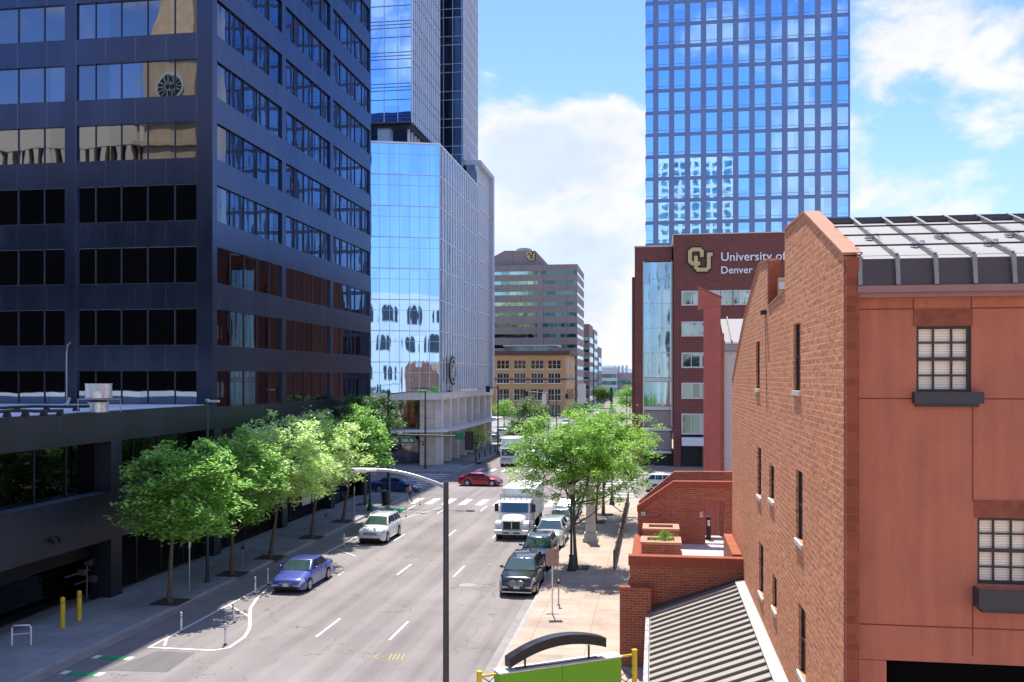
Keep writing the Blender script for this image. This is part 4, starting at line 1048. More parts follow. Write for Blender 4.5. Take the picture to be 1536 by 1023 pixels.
# something inside the doorway: a dark chair-like utility box
o=thing('utility_cabinet','dark utility cabinet standing inside the terrace doorway','cabinet',(tx(1067),y3+1.6,fl))
m=MB(); m.box(tx(1062),tx(1069),y3+1.4,y3+1.9,fl,fl+1.15); m.build('body',M['dark_metal'],o); m=MB(); m.box(tx(1063.5),tx(1067.5),y3+1.36,y3+1.399,fl+.7,fl+1.0); m.build('panel_door',M['galv'],o)
# planters
leafy=None
for i,(pxa,pxb,pyt,pyb,lab) in enumerate(((962,1021,809,833,'square brick planter with a small green shrub, nearer one on the terrace'),(965,1018,789,806,'square brick planter with bare soil, farther one on the terrace'))):
    d=41.2 if i==0 else 44.2
    x0=aty(pxa,800,d).x; x1=aty(pxb,800,d).x; zt_=CH+(HY-pyt)/F_*(d*1.005)
    o=thing('brick_planter',lab,'planter',((x0+x1)/2,d,fl),'brick planters on the terrace')
    m=MB(); dd=.22; D2_=1.5
    for bx in ((x0,x1,d,d+dd),(x0,x1,d+D2_-dd,d+D2_),(x0,x0+dd,d+dd,d+D2_-dd),(x1-dd,x1,d+dd,d+D2_-dd)): m.box(*bx,fl,zt_-.1)
    m.build('planter_wall',M['brick_patio'],o)
    m=MB()
    for bx in ((x0-.04,x1+.04,d-.04,d+dd+.03),(x0-.04,x1+.04,d+D2_-dd-.03,d+D2_+.04),(x0-.04,x0+dd+.03,d+dd+.03,d+D2_-dd-.03),(x1-dd-.03,x1+.04,d+dd+.03,d+D2_-dd-.03)): m.box(*bx,zt_-.099,zt_)
    m.build('planter_cap',plain('terracotta_cap',(.50,.24,.15),.85),o)
    m=MB(); m.box(x0+dd,x1-dd,d+dd,d+D2_-dd,zt_-.4,zt_-.12); m.build('soil',plain('soil_light',(.36,.25,.16),.95,0,.3,6),o)
    if i==0: PLX=((x0+x1)/2+.15,d+.7,zt_-.12)
# ------------------------------------------------------------------ SHED ROOF below the terrace
o=thing('lean_to_shed','low shed with pale ribbed metal roof sloping from the brick wall to the street','shed',(0,30,0))
xe=-.20; xw=wx-.32; zlo,zhi=2.22,3.42; ys,yn=36.28,18.
m=MB(); m.prism([(xe,ys-.02,zlo),(xw,ys-.02,zhi),(xw,ys-.02,zhi-.08),(xe,ys-.02,zlo-.08)],(0,yn-ys,0)); m.build('roof_sheet',plain('shed_sheet',(.33,.295,.25),.7,.0,.07,1),o)
m=MB(); y=ys-.3
while y>yn:
    m.prism([(xe+.02,y,zlo+.012),(xw,y,zhi+.004),(xw,y,zhi+.085),(xe+.02,y,zlo+.09)],(0,-.04,0)); y-=.62
m.build('roof_ribs',plain('rib_dark',(.16,.145,.13),.5,.3),o)  # ribs in a darker metal tone than the sheet
m=MB(); m.prism([(xe-.12,ys-.001,zlo-.1),(wx-.01,ys-.001,zhi+.02),(wx-.01,ys-.001,zhi+.20),(xe-.12,ys-.001,zlo+.13)],(0,-.2,0)); m.build('head_flashing',M['fasc'],o)
m=MB(); m.prism([(xw,ys-.21,zhi+.001),(wx-.004,ys-.21,zhi+.12),(wx-.004,ys-.21,zhi+.16),(xw-.02,ys-.21,zhi+.10)],(0,yn-ys,0)); m.box(xw-.02,wx-.005,yn,ys-.22,zhi-.3,zhi); m.build('wall_flashing',plain('flashing_grey',(.40,.37,.34),.6,0,.08),o)
m=MB(); m.box(xe-.16,xe-.02,yn,ys-.25,zlo-.12,zlo+.0); m.build('eave_gutter',M['galv'],o)
m=MB(); m.box(xe+.05,xw-.03,yn+.2,ys-.4,0,zlo-.13); m.build('shed_wall',M['brick_patio'],o)
# ------------------------------------------------------------------ GREEN GATE SIGN
A=atz(750,1011,4.0); B=atz(932,985,4.0); d_=(B-A).normalized(); nn=Vector((-d_.y,d_.x,0)); 
o=thing('gateway_sign','lime green sign beam with black curved top bar between yellow lattice posts','sign',(A.x,A.y,0))
def gb(m,u0,u1,v0,v1,z0,z1,mi=0):
    P=[A+d_*u0+nn*v0,A+d_*u1+nn*v0,A+d_*u1+nn*v1,A+d_*u0+nn*v1]; m.prism([(p.x,p.y,z0) for p in P],(0,0,z1-z0),mi)
Lg=(B-A).length
m=MB(); gb(m,0,Lg,0,.36,3.34,3.985); m.build('sign_box',M['lime'],o)
m=MB(); gb(m,Lg*.5-.006,Lg*.5+.006,-.004,-.001,3.36,3.97); gb(m,.12,.125,-.003,-.001,3.36,3.97); m.build('seam',plain('lime_dark',(.06,.18,.01),.6),o)
m=MB(); gb(m,-.03,Lg+.03,-.03,.39,3.986,4.02); m.build('top_cap',M['offwhite'],o)
m=MB(); K_=16; a0,a1=.28,Lg-.42
arc=lambda f:(a0+(a1-a0)*f, 4.06+.50*math.sin(math.pi*(f*.86+.0)))
arc=lambda f:(a0+(a1-a0)*f, 4.10+.40*(1-((f-.56)/.56)**2 if f<.56 else 1-((f-.56)/.62)**2))
lo=[arc(i/K_) for i in range(K_+1)]
for i in range(K_):
    (u0,z0),(u1,z1)=lo[i],lo[i+1]
    P=[]
    for (u,z) in ((u0,z0),(u1,z1),(u1,z1+.24),(u0,z0+.24)): q=A+d_*u+nn*.04; P.append((q.x,q.y,z-.02))
    m.prism(P,tuple(nn*.30))
m.build('curved_bar',plain('bar_black',(.03,.03,.033),.35,.4,.1),o,clean=True)
m=MB()
for u in (.75,2.55): gb(m,u-.02,u+.02,.15,.19,4.0,4.36)
gb(m,.5,2.8,.1,.24,4.0205,4.035); m.build('bar_bracket',M['dark_metal'],o)
for u0 in (-.55,Lg+.42):
    m=MB(); gb(m,u0+.02,u0+.12,.10,.20,0.14,4.06); gb(m,u0+.01,u0+.13,.09,.21,4.061,4.09); m.build('post',M['yellow'],o)
for (u0,u1) in ((-.41,-.035),(Lg+.035,Lg+.42)):
    m=MB(); gb(m,u0,u1,.13,.17,3.93,3.98); m.build('rail',M['yellow'],o); m=MB(); gb(m,u0,u1,.13,.17,3.10,3.15); m.build('rail',M['yellow'],o)
    m=MB(); n_=3
    for j in range(n_):
        za=3.15+.78*j/n_; zb2=3.15+.78*(j+1)/n_
        p0=A+d_*u0+nn*.15; p1=A+d_*u1+nn*.15
        m.cyl((p0.x,p0.y,za),(p1.x,p1.y,zb2),.012,n=5); m.cyl((p1.x,p1.y,za),(p0.x,p0.y,zb2),.012,n=5)
    m.build('lattice',M['dark_metal'],o)
# ------------------------------------------------------------------ STREET FURNITURE
def cobra(name,label,base,h,armdir,armlen,rise,mat,r=.1,head=True,hz=None,group=None,curve=True):
    x,y,z=base; o=thing(name,label,'street lamp',base,group)
    m=MB(); m.cyl((x,y,z),(x,y,z+h),r,r*.78,n=16); m.cyl((x,y,z),(x,y,z+.25),r*1.7,r*1.5,n=16); m.cyl((x,y,z+h),(x,y,z+h+.05),r*.85,r*.5,n=12); m.build('pole',mat,o)
    ax,ay=armdir; pts=[]
    for i in range(11):
        f=i/10.; pts.append((x+ax*armlen*f,y+ay*armlen*f,z+h-.12+rise*math.sin(f*math.pi/2)))
    m=MB(); m.tube(pts,[.06-.02*i/10 for i in range(11)],10); m.build('arm',M['grey_metal'] if curve else mat,o)
    e=Vector(pts[-1]); dd=Vector((ax,ay,0)).normalized(); n=Vector((-dd.y,dd.x,0))
    m=MB(); pr=[(0,-.07,.03),(0,.07,.03),(.25,.17,.02),(.6,.16,.02),(.72,.08,.02),(.72,-.08,.02),(.6,-.16,.02),(.25,-.17,.02)]
    m.prism([tuple(e+dd*p[0]+n*p[1]+Vector((0,0,-.03))) for p in pr],(0,0,.075)); hd=m.build('lamp_head',M['galv'],o,bevel=.015)
    m=MB(); m.prism([tuple(e+dd*p[0]*.8+dd*.1+n*p[1]*.7+Vector((0,0,-.065))) for p in pr[2:]],(0,0,.03)); m.build('lens',M['offwhite'],hd)
    return o
# foreground lamp
p=atz(669,1015.5,.14); bx=-5.55; by=24.6
q=Vector((0,0,0)); r_=ray(669,700); dd_=by/r_.y; bx=r_.x*dd_
ztop=aty(669,724,by).z
# arm leads out over the street and towards the left of the view
tip=aty(552,702,by-.2)
cobra('street_lamp','tall dark street lamp in the near foreground, grey curved arm reaching left over the road',(bx,by,.14),ztop-.14,(-1,-.08),abs(tip.x-bx)-.25,.45,M['pole_dark'],.092)
def at_base(px,py,z=.14): return atz(px,py,z)
# small straight lamp over the podium
p=Vector((-24.6,47.3,.14)); r_=ray(311,700); dd_=47.3/r_.y; p.x=r_.x*dd_
o=thing('street_lamp','slim dark lamp pole with short rectangular grey head, in front of the podium corner','street lamp',p)
zt=aty(311,600,47.3).z
m=MB(); m.cyl(p,(p.x,p.y,zt),.085,.07,n=12); m.cyl(p,(p.x,p.y,.4),.15,.12,n=12); m.build('pole',M['pole_green'],o)
m=MB(); m.box(p.x+.08,p.x+.66,p.y-.13,p.y+.13,zt-.12,zt-.0); m.box(p.x-.1,p.x+.1,p.y-.06,p.y+.06,zt-.1,zt+.05); m.build('lamp_head',M['galv'],o,bevel=.012)
# acorn style lamps
def post_lamp(px,py,h,label,y=None):
    p=at_base(px,py); o=thing('post_lamp',label,'street lamp',p,'black post lamps with flared bases')
    x,y_,z=p; m=MB()
    for (a,e,r0,r1) in ((0,.15,.26,.26),(.15,.8,.22,.11),(.8,.9,.14,.14),(.9,h,.075,.055),(h,h+.15,.1,.12)): m.cyl((x,y_,z+a),(x,y_,z+e),r0,r1,n=14)
    m.build('pole',M['pole_green'],o)
    m=MB(); m.cyl((x,y_,z+h+.15),(x,y_,z+h+.6),.13,.22,n=14); m.sphere((x,y_,z+h+.62),.22,.22,.2); m.build('lantern',M['offwhite'],o)
    m=MB(); m.cyl((x,y_,z+h+.76),(x,y_,z+h+.95),.2,.03,n=14); m.build('cap',M['pole_green'],o)
    return o
post_lamp(555,766,5.2,'black post lamp with flared base on the left sidewalk near the corner')
post_lamp(857,856,4.2,'black post lamp with flared base beside the nearest tree on the right')
post_lamp(918,757,7.6,'black post lamp with flared base on the right sidewalk by the railing end')
# traffic signal
def sig_head(parent,c,face=(0,-1),red=True,h=.95):
    m=MB(); x,y,z=c; m.box(x-.24,x+.24,y-.1,y+.12,z-h/2,z+h/2); m.box(x-.38,x+.38,y+.02,y+.04,z-h/2-.1,z+h/2+.1); hd=m.build('signal_head',M['black'],parent)
    for i,cn in enumerate(('r','a','g')):
        m=MB(); zc=z+h/3*(1-i); m.cyl((x,y+.17,zc),(x,y+.121,zc),.12,.10,n=12); m.build('lens',{'r':plain('lens_red',(.12,.01,.01),.3),'a':plain('lens_amber',(.15,.08,.01),.3),'g':plain('lens_green',(.01,.08,.05),.3)}[cn],hd)
p=Vector((-23.2,79.6,.14)); r_=ray(583,700); p.x=r_.x*79.6/r_.y
o=thing('traffic_signal','black signal pole at the near left corner, mast arm carrying a green street sign','traffic signal',p)
zt=aty(583,586,79.6).z; za=aty(583,652,79.6).z
m=MB(); m.cyl(p,(p.x,p.y,zt),.16,.12,n=14); m.cyl(p,(p.x,p.y,.5),.3,.24,n=14); m.build('pole',M['pole_green'],o)
xe_=aty(706,654,79.6).x
m=MB(); m.cyl((p.x,p.y,za),(xe_,p.y,za-.1),.10,.06,n=10); m.build('mast_arm',M['pole_green'],o)
m=MB(); m.cyl((p.x,p.y,zt-.3),(p.x+3.0,p.y,zt+.05),.05,.035,n=8); m.build('lamp_arm',M['pole_green'],o)
m=MB(); m.prism([(p.x+2.6,p.y-.15,zt+.0),(p.x+3.5,p.y-.12,zt+.0),(p.x+3.5,p.y+.12,zt+.0),(p.x+2.6,p.y+.15,zt+.0)],(0,0,.12)); m.build('lamp_head',M['galv'],o)
M['sign_green']=plain('sign_green',(.015,.17,.09),.5,0,.04)
xa_,xb_=aty(598,659,79.6).x,aty(623,659,79.6).x; zc=aty(600,660,79.6).z
m=MB(); m.box(xa_,xb_,p.y-.14,p.y-.11,zc-.26,zc+.26); sg=m.build('name_sign',M['sign_green'],o)
tt=text('15th St',(xa_+.25,p.y-.16,zc-.13),(xb_-xa_)*.68,o,'sign_text',M['sign_white'],ext=.008)
xs2=aty(690,655,79.6).x; m=MB(); m.box(xs2-.38,xs2+.38,p.y-.14,p.y-.11,za-.35,za+.25); m.build('lane_sign',M['sign_green'],o)
sig_head(o,(xe_-.1,p.y-.15,za-.45),h=1.45)
# far corner signal
p=Vector((0,110.,.14)); r_=ray(638,700); p.x=r_.x*110/r_.y
o=thing('traffic_signal','slim signal pole with twin lamp arm at the far left corner, before the stone piers','traffic signal',p)
zt=aty(638,583,110).z
m=MB(); m.cyl(p,(p.x,p.y,zt),.13,.09,n=12); m.cyl(p,(p.x,p.y,.6),.24,.2,n=12); m.build('pole',M['pole_dark'],o)
m=MB(); m.cyl((p.x-1.4,p.y,zt-.05),(p.x+1.2,p.y,zt-.05),.045,n=8); m.build('lamp_arm',M['pole_dark'],o)
for s in (-1.6,.7):
    m=MB(); m.box(p.x+s,p.x+s+.9,p.y-.15,p.y+.15,zt-.05,zt+.08); m.build('lamp_head',M['galv'],o)
m=MB(); m.box(p.x-.55,p.x-.15,p.y-.3,p.y-.1,3.0,3.45); m.build('pedestrian_signal',M['black'],o)
m=MB(); m.box(p.x-.45,p.x-.27,p.y-.33,p.y-.301,3.1,3.35); m.build('walk_symbol',M['sign_white'],o)
# distant signals / poles
def farpole(px,ybase,ytop,label,arm=0,w=.12,mat='pole_dark',name='signal_pole',cat='street pole'):
    p=at_base(px,ybase); o=thing(name,label,cat,p); zt=CH+(HY-ytop)/F_*(CH-.14)*F_/(ybase-HY)
    m=MB(); m.cyl(p,(p.x,p.y,zt),w,w*.8,n=10); m.cyl(p,(p.x,p.y,.6),w*1.8,w*1.5,n=10); m.build('pole',M[mat],o)
    if arm:
        m=MB(); m.cyl((p.x,p.y,zt-.4),(p.x+arm,p.y,zt-.2),.07,.05,n=6); m.build('arm',M[mat],o)
        m=MB(); m.box(p.x+arm-.3,p.x+arm+.3,p.y-.1,p.y+.15,zt-1.0,zt-.1); m.build('head',M['black'],o)
    return o
farpole(747,680,578,'dark street pole on the far left sidewalk beside the white box truck',-1.5)
farpole(795,655,585,'dark street pole at the second crossing, left of the bushy green tree',2.0)
farpole(823,658,586,'dark signal pole at the second crossing with arm to the left',-4.0)
farpole(835,650,590,'dark signal pole at the second crossing, right of its neighbour',2.0)
farpole(917,700,581,'thick dark green pole on the right, rising above the honey locust crown',0,.22,'pole_green')
farpole(940,640,588,'thin far pole left of the red university building',0,.1)
# banner panel in the distance
p=at_base(873,650); o=thing('banner_pylon','tall pale pylon sign standing between the far poles','pylon sign',p)
m=MB(); m.cyl(p,(p.x,p.y,p.z+5),.25,n=8); m.build('mast',M['grey_metal'],o); m=MB(); m.box(p.x-.75,p.x+.75,p.y-.3,p.y+.3,zpx(606,178),zpx(576,178)); m.build('panel',M['offwhite'],o)
p=at_base(816,650); o=thing('banner_pylon','short cream panel sign on a post at the second crossing','pylon sign',p)
m=MB(); m.cyl(p,(p.x,p.y,p.z+4),.12,n=8); m.build('mast',M['grey_metal'],o); m=MB(); m.box(p.x-.4,p.x+.4,p.y-.2,p.y+.2,zpx(606,188),zpx(590,188)); m.build('panel',M['yellow'] if 0 else M['offwhite'],o)
# flexible delineator posts
dl=[(272,948,'nearest the green bars'),(338,967,'at the rounded tip of the painted island'),(352,934,'inside the painted island'),(383,891,'just left of the violet sedan front'),(402,877,'directly behind the violet sedan'),(516,821,'in front of the white sport utility car'),(609,775,'beyond the white sport utility car'),(630,757,'closest to the crosswalk')]
base=None
for i,(px,py,lab) in enumerate(dl):
    p=atz(px,py,.0)
    if base is None:
        base=thing('lane_post','x','lane post',(0,0,0),'white flexible posts along the bike lane')
        m=MB(); m.cyl((0,0,0),(0,0,.04),.085,.07,n=12); m.build('foot',M['rubber'],base)
        m=MB(); m.cyl((0,0,.05),(0,0,.86),.045,n=10); m.sphere((0,0,.86),.045,.045,.03); m.build('tube',M['white'],base)
        m=MB(); m.cyl((0,0,.62),(0,0,.70),.047,n=10); m.cyl((0,0,.76),(0,0,.80),.047,n=10); m.build('band',M['grey_metal'],base)
        o=base; o.location=p
    else: o=stamp(base,p)
    o['label']='thin white flexible lane post '+lab
    if i in(2,): o.rotation_euler=(R(-6),R(-9),0)
# yellow bollards
base=None
for i,(px,py,lab) in enumerate(((94,941,'nearer yellow steel bollard by the service recess'),(119,930,'farther yellow steel bollard beside the gas pipes'))):
    p=at_base(px,py)
    if base is None:
        base=thing('bollard',lab,'bollard',(0,0,0),'yellow bollards by the service recess'); m=MB(); m.cyl((0,0,0),(0,0,1.28),.105,n=16); m.sphere((0,0,1.28),.105,.105,.07); m.build('tube',M['yellow'],base)
        m=MB(); m.cyl((0,0,1.05),(0,0,1.09),.108,n=16);m.cyl((0,0,1.16),(0,0,1.19),.108,n=16); m.build('band',plain('band_brown',(.25,.15,.02),.6),base); base.location=p
    else: stamp(base,p,0,lab)
# bike rack
p=at_base(32,968); o=thing('bike_rack','low white bent tube bike rack at the bottom left','bike rack',p)
m=MB(); x,y,z=p; m.tube([(x-.35,y-.1,z),(x-.35,y-.1,z+.72),(x-.3,y-.08,z+.82),(x+.3,y+.1,z+.82),(x+.35,y+.12,z+.72),(x+.35,y+.12,z)],.035,8); m.build('hoop',M['white'],o)
m=MB(); m.tube([(x-.33,y-.09,z+.45),(x+.33,y+.11,z+.5)],.02,6); m.build('crossbar',M['white'],o)
# gas meters
p=atx(135,915,-27.6); y0=p.y+.2
o=thing('gas_meter_set','cluster of dark gas pipes, valves and meters in the service recess behind the bollards','gas meter',(-27.9,y0,.14))
m=MB(); m.tube([(-27.9,y0,.2),(-27.9,y0,1.9),(-27.9,y0+.1,2.05),(-27.9,y0+.8,2.05),(-27.9,y0+.9,1.9),(-27.9,y0+.9,.2)],.05); m.tube([(-27.95,y0-.9,1.1),(-27.95,y0+1.6,1.1)],.045); m.tube([(-28,y0-1.6,1.6),(-27.9,y0+.3,1.6)],.045); m.build('pipe',plain('pipe_dark',(.09,.09,.10),.5,.3),o)
for (yy_,zz_,r) in ((y0-.5,1.62,.16),(y0+.05,1.95,.13),(y0+.45,1.1,.2),(y0+1.3,1.1,.15)):
    m=MB(); m.cyl((-28.0,yy_,zz_),(-27.7,yy_,zz_),r,n=16); m.cyl((-27.7,yy_,zz_),(-27.66,yy_,zz_),r*.75,n=16); m.build('meter',plain('pipe_dark',(.09,.09,.10),.5,.3),o)
# parking meters
base=None
for i,(px,py,lab) in enumerate(((364,851,'parking meter between the two nearest left street trees'),(489,797,'parking meter between the third and fourth left street trees'),(838,908,'grey parking meter post beside the sign by the dark parked car'))):
    p=at_base(px,py)
    if base is None:
        base=thing('parking_meter','x','parking meter',(0,0,0),'parking meters along the kerbs'); m=MB(); m.cyl((0,0,0),(0,0,1.05),.03,n=8); m.cyl((0,0,0),(0,0,.06),.07,n=10); m.build('post',M['grey_metal'],base)
        m=MB(); m.box(-.08,.08,-.06,.06,1.05,1.25); m.cyl((0,-.06,1.25),(0,.06,1.25),.09,n=14); m.build('meter_head',M['dark_metal'],base); m=MB(); m.box(-.05,.05,-.066,-.061,1.18,1.3); m.build('display',M['galv'],base)
        o=base; o.location=p
    else: o=stamp(base,p)
    o['label']=lab
# sign posts
def signpost(px,py,h,w,hh,label,mat,pm='galv',foot=True,yaw=0):
    p=at_base(px,py); o=thing('sign_post',label,'sign',(0,0,0))
    m=MB(); m.box(-.03,.03,-.02,.02,0,h); 
    if foot: m.box(-.3,.3,-.07,.07,0,.05)
    m.build('post',M[pm],o); m=MB(); m.box(-w/2,w/2,-.035,-.021,h-hh,h); m.build('plate',mat,o); o.location=p; o.rotation_euler=(0,0,yaw)
    return o
signpost(828.5,921,3.05,.62,.78,'back of a pinkish tan parking sign on a thin post, beside the nearest dark car',plain('sign_tan',(.36,.24,.19),.7,0,.2,5),yaw=R(12))
signpost(284,888,2.6,.14,.3,'thin pale sign post by the nearest left street tree',M['galv'],foot=False,yaw=R(70))
signpost(531,788,2.9,.12,.4,'thin sign post on the left sidewalk beside the window poster',M['grey_metal'],'grey_metal',False,R(80))
signpost(1313/1.537 if 0 else 612,752,0.9,.1,.1,'short signal button post at the crosswalk corner',M['galv'],'grey_metal',False)
# bins
for (px,py,r,h,lab) in ((579,757,.42,1.15,'dark round litter bin at the signal pole'),(545,742,.5,1.3,'dark round litter bin in shade near the blue car')):
    p=at_base(px,py); o=thing('litter_bin',lab,'litter bin',p); m=MB(); m.cyl(p,(p.x,p.y,p.z+h),r*.86,r,n=20); m.build('bin',M['black'],o); m=MB(); m.cyl((p.x,p.y,p.z+h+.002),(p.x,p.y,p.z+h+.08),r*1.05,r*.8,n=20); m.build('lid',M['dark_metal'],o)
# stone pillar
p=at_base(886,812); x,y,z=p; o=thing('stone_pillar','pale tapering stone pillar on a square plinth on the right sidewalk','pillar',p)
m=MB(); m.box(x-.5,x+.5,y-.5,y+.5,z,z+.28); m.box(x-.42,x+.42,y-.42,y+.42,z+.281,z+.6); m.build('plinth',M['concrete'],o)
m=MB(); m.add([(x-.33,y-.33,z+.601),(x+.33,y-.33,z+.601),(x+.33,y+.33,z+.601),(x-.33,y+.33,z+.601),(x-.24,y-.24,z+3.6),(x+.24,y-.24,z+3.6),(x+.24,y+.24,z+3.6),(x-.24,y+.24,z+3.6)],[(3,2,1,0),(4,5,6,7),(0,1,5,4),(1,2,6,5),(2,3,7,6),(3,0,4,7)]); m.build('shaft',M['concrete'],o)
m=MB(); m.box(x-.32,x+.32,y-.32,y+.32,z+3.601,z+3.85); m.build('capital',M['concrete'],o)
# railing
o=thing('railing','long dark metal railing along the right sidewalk','railing',(-2.35,54,.14))
m=MB()
for zz_ in (.25,1.12): q_=MB(); q_.box(-2.38,-2.32,54,83,zz_,zz_+.06); q_.build('rail',M['fasc'],o)
m=MB(); y=54.0
while y<83: m.box(-2.37,-2.33,y,y+.03,.31,1.12); y+=.16
m.build('bars',plain('bar_brown',(.11,.075,.055),.6),o)
for k in range(11): m=MB(); m.box(-2.4,-2.3,54+k*2.9-.05,54+k*2.9+.05,.141,1.25); m.build('post',M['fasc'],o)
# low brick planter/ramp wall further back
# bollards far left sidewalk by canopy
base=None
for i in range(5):
    if base is None:
        base=thing('small_bollard','x','bollard',(0,0,0),'short dark bollards before the glass tower'); m=MB(); m.cyl((0,0,0),(0,0,.9),.08,n=10); m.sphere((0,0,.9),.08,.08,.05); m.build('tube',M['dark_metal'],base); o=base
    else: o=stamp(base,(0,0,0))
    o.location=(-23.5,124+i*4.2,.14); o['label']='one of the short dark bollards on the far left kerb before the glass tower'
# bicycle
def bicycle(p,rz,label):
    o=thing('bicycle',label,'bicycle',(0,0,0))
    for x in (-.5,.5):
        m=MB(); m.tube([(x+.33*math.cos(a*math.pi/10),0,.34+.33*math.sin(a*math.pi/10)) for a in range(21)],.018,6); m.build('wheel',M['rubber'],o)
    m=MB(); 
    for a,e in (((-.5,0,.34),(-.15,0,.3)),((-.5,0,.34),(-.2,0,.8)),((-.2,0,.8),(-.15,0,.3)),((-.2,0,.75),(.3,0,.82)),((-.15,0,.3),(.3,0,.75)),((.5,0,.34),(.28,0,.95))): m.cyl(a,e,.018,n=6)
    m.build('frame',M['grey_metal'],o); m=MB(); m.box(-.32,-.1,-.06,.06,.84,.89); m.build('saddle',M['black'],o); m=MB(); m.cyl((.27,-.28,.98),(.27,.28,.98),.015,n=6); m.build('handlebar',M['black'],o)
    o.location=p; o.rotation_euler=(0,0,rz)
bicycle(at_base(699,697),R(70),'parked bicycle leaning on the far left sidewalk by the red car')
# ------------------------------------------------------------------ TREES
def leafmat(name,c1,c2,tr=.35):
    n=NT(name); g=n.t.nodes.new('ShaderNodeNewGeometry'); rnd=g.outputs['Random Per Island']
    col=n.mix(rnd,c1,c2); n.set(col,.55,0,.35)
    tl=n.n('ShaderNodeBsdfTranslucent'); 
    sc=n.n('ShaderNodeVectorMath',operation='MULTIPLY'); n.l(col,sc.inputs[0]); sc.inputs[1].default_value=(1.3,1.5,.7); n.l(sc.outputs[0],tl.inputs['Color'])
    mx=n.n('ShaderNodeMixShader'); mx.inputs[0].default_value=tr; n.l(n.b.outputs[0],mx.inputs[1]); n.l(tl.outputs[0],mx.inputs[2]); n.l(mx.outputs[0],n.out.inputs['Surface'])
    return n.mat
M['leaf_r']=leafmat('leaf_locust',(.12,.29,.035),(.36,.56,.085),.3)
M['leaf_l']=leafmat('leaf_street',(.10,.32,.05),(.42,.62,.15),.25)
M['leaf_p']=leafmat('leaf_pale',(.34,.55,.16),(.85,.92,.52),.25)  # left-row leaf colours raised to stand in for sunlight on shaded crowns
M['leaf_d']=leafmat('leaf_dark',(.03,.13,.025),(.10,.22,.05),.25)
M['leaf_f']=leafmat('leaf_far',(.08,.17,.04),(.16,.27,.07),.3)
def grow(seed,H,z0,rx,ry,lean=(0,0),tips=150,per=70,leaf=.13,flat=.35,tr=.13,clump=.62,hollow=.35,lims=9):
    """returns (wood MB, leaf verts, leaf faces) in local coordinates; crown fills an ellipsoid between z0 and H"""
    rs=np.random.RandomState(seed); wood=MB(); cz=(z0+H)/2; rz=(H-z0)/2
    # trunk with a slight bend
    tp=[]; n=7; bx,by=rs.uniform(-.2,.2,2)
    for i in range(n):
        f=i/(n-1.); tp.append(Vector((lean[0]*f+bx*math.sin(f*3),lean[1]*f+by*math.sin(f*2.6),H*.78*f)))
    wood.tube(tp,[tr*1.25]+[tr*(1-.78*i/(n-1)) for i in range(1,n)],9)
    # clump centres
    cs=[]
    tries=0
    lob=[(rs.uniform(0,6.28),rs.uniform(.75,1.15)) for _ in range(7)]
    while len(cs)<tips and tries<20000:
        tries+=1
        v=rs.normal(size=3); v/=np.linalg.norm(v); r=rs.uniform(hollow,1)**.6
        a=math.atan2(v[1],v[0]); k=1.0
        for (la,lk) in lob: 
            d=abs((a-la+math.pi)%(2*math.pi)-math.pi)
            if d<.5: k=min(max(k,1),lk)
        p=np.array([v[0]*rx*r*k+lean[0],v[1]*ry*r*k+lean[1],cz+v[2]*rz*r*(1 if v[2]>0 else .85)])
        if p[2]<z0-.2: continue
        cs.append(p)
    cs=np.array(cs)
    # limbs towards groups of clumps
    idx=rs.choice(len(cs),lims,replace=False); mids=[]
    for i in idx:
        t=rs.uniform(.38,.85); b=tp[0].lerp(tp[-1],t) if False else tp[min(int(t*(n-1)),n-1)]
        e=Vector(cs[i])*1.0; e.x*=.8; e.y*=.8; mdl=b.lerp(e,.5)+Vector((rs.uniform(-.2,.2),rs.uniform(-.2,.2),-.25))
        wood.tube([b,mdl,e],[tr*.5,tr*.3,tr*.13],6); mids+= [mdl,e,mdl.lerp(e,.5)]
    for p in cs[::2]:
        P=Vector(p); b=min(mids+tp[3:],key=lambda q:(q-P).length); wood.tube([b,b.lerp(P,.5)+Vector((0,0,.08)),P],[tr*.16,tr*.1,tr*.05],4)
    N=len(cs)*per
    C=np.repeat(cs,per,axis=0)
    cl=np.repeat(rs.uniform(.65,1.25,len(cs)),per)[:,None]*clump
    off=rs.normal(size=(N,3))*.5; off[:,2]*=flat; P=C+off*cl
    # droop at the rim of each spray
    P[:,2]-= (np.linalg.norm(off[:,:2],axis=1)**2)*.12
    ang=rs.uniform(0,6.283,N); til=rs.normal(0,.32,N); L=leaf*rs.uniform(.7,1.35,N); Wd=L*.42
    ax=np.stack([np.cos(ang)*np.cos(til),np.sin(ang)*np.cos(til),np.sin(til)-.15],1)
    rl=rs.normal(0,.4,N); sdv=np.stack([-np.sin(ang)*np.cos(rl),np.cos(ang)*np.cos(rl),np.sin(rl)],1)
    V=np.empty((N,4,3)); V[:,0]=P-ax*L[:,None]*.5; V[:,1]=P+sdv*Wd[:,None]*.5; V[:,2]=P+ax*L[:,None]*.5; V[:,3]=P-sdv*Wd[:,None]*.5
    return wood,V.reshape(-1,3),N
def leaf_object(name,V,N,mat,parent):
    me=bpy.data.meshes.new(name); me.vertices.add(4*N); me.vertices.foreach_set('co',V.ravel()); me.loops.add(4*N); me.loops.foreach_set('vertex_index',np.arange(4*N))
    me.polygons.add(N); me.polygons.foreach_set('loop_start',np.arange(N)*4); me.polygons.foreach_set('loop_total',np.full(N,4)); me.materials.append(mat); me.update(); me.validate()
    o=bpy.data.objects.new(name,me); COL.objects.link(o); o.parent=parent; OFF[o.name]=Vector((0,0,0)); return o
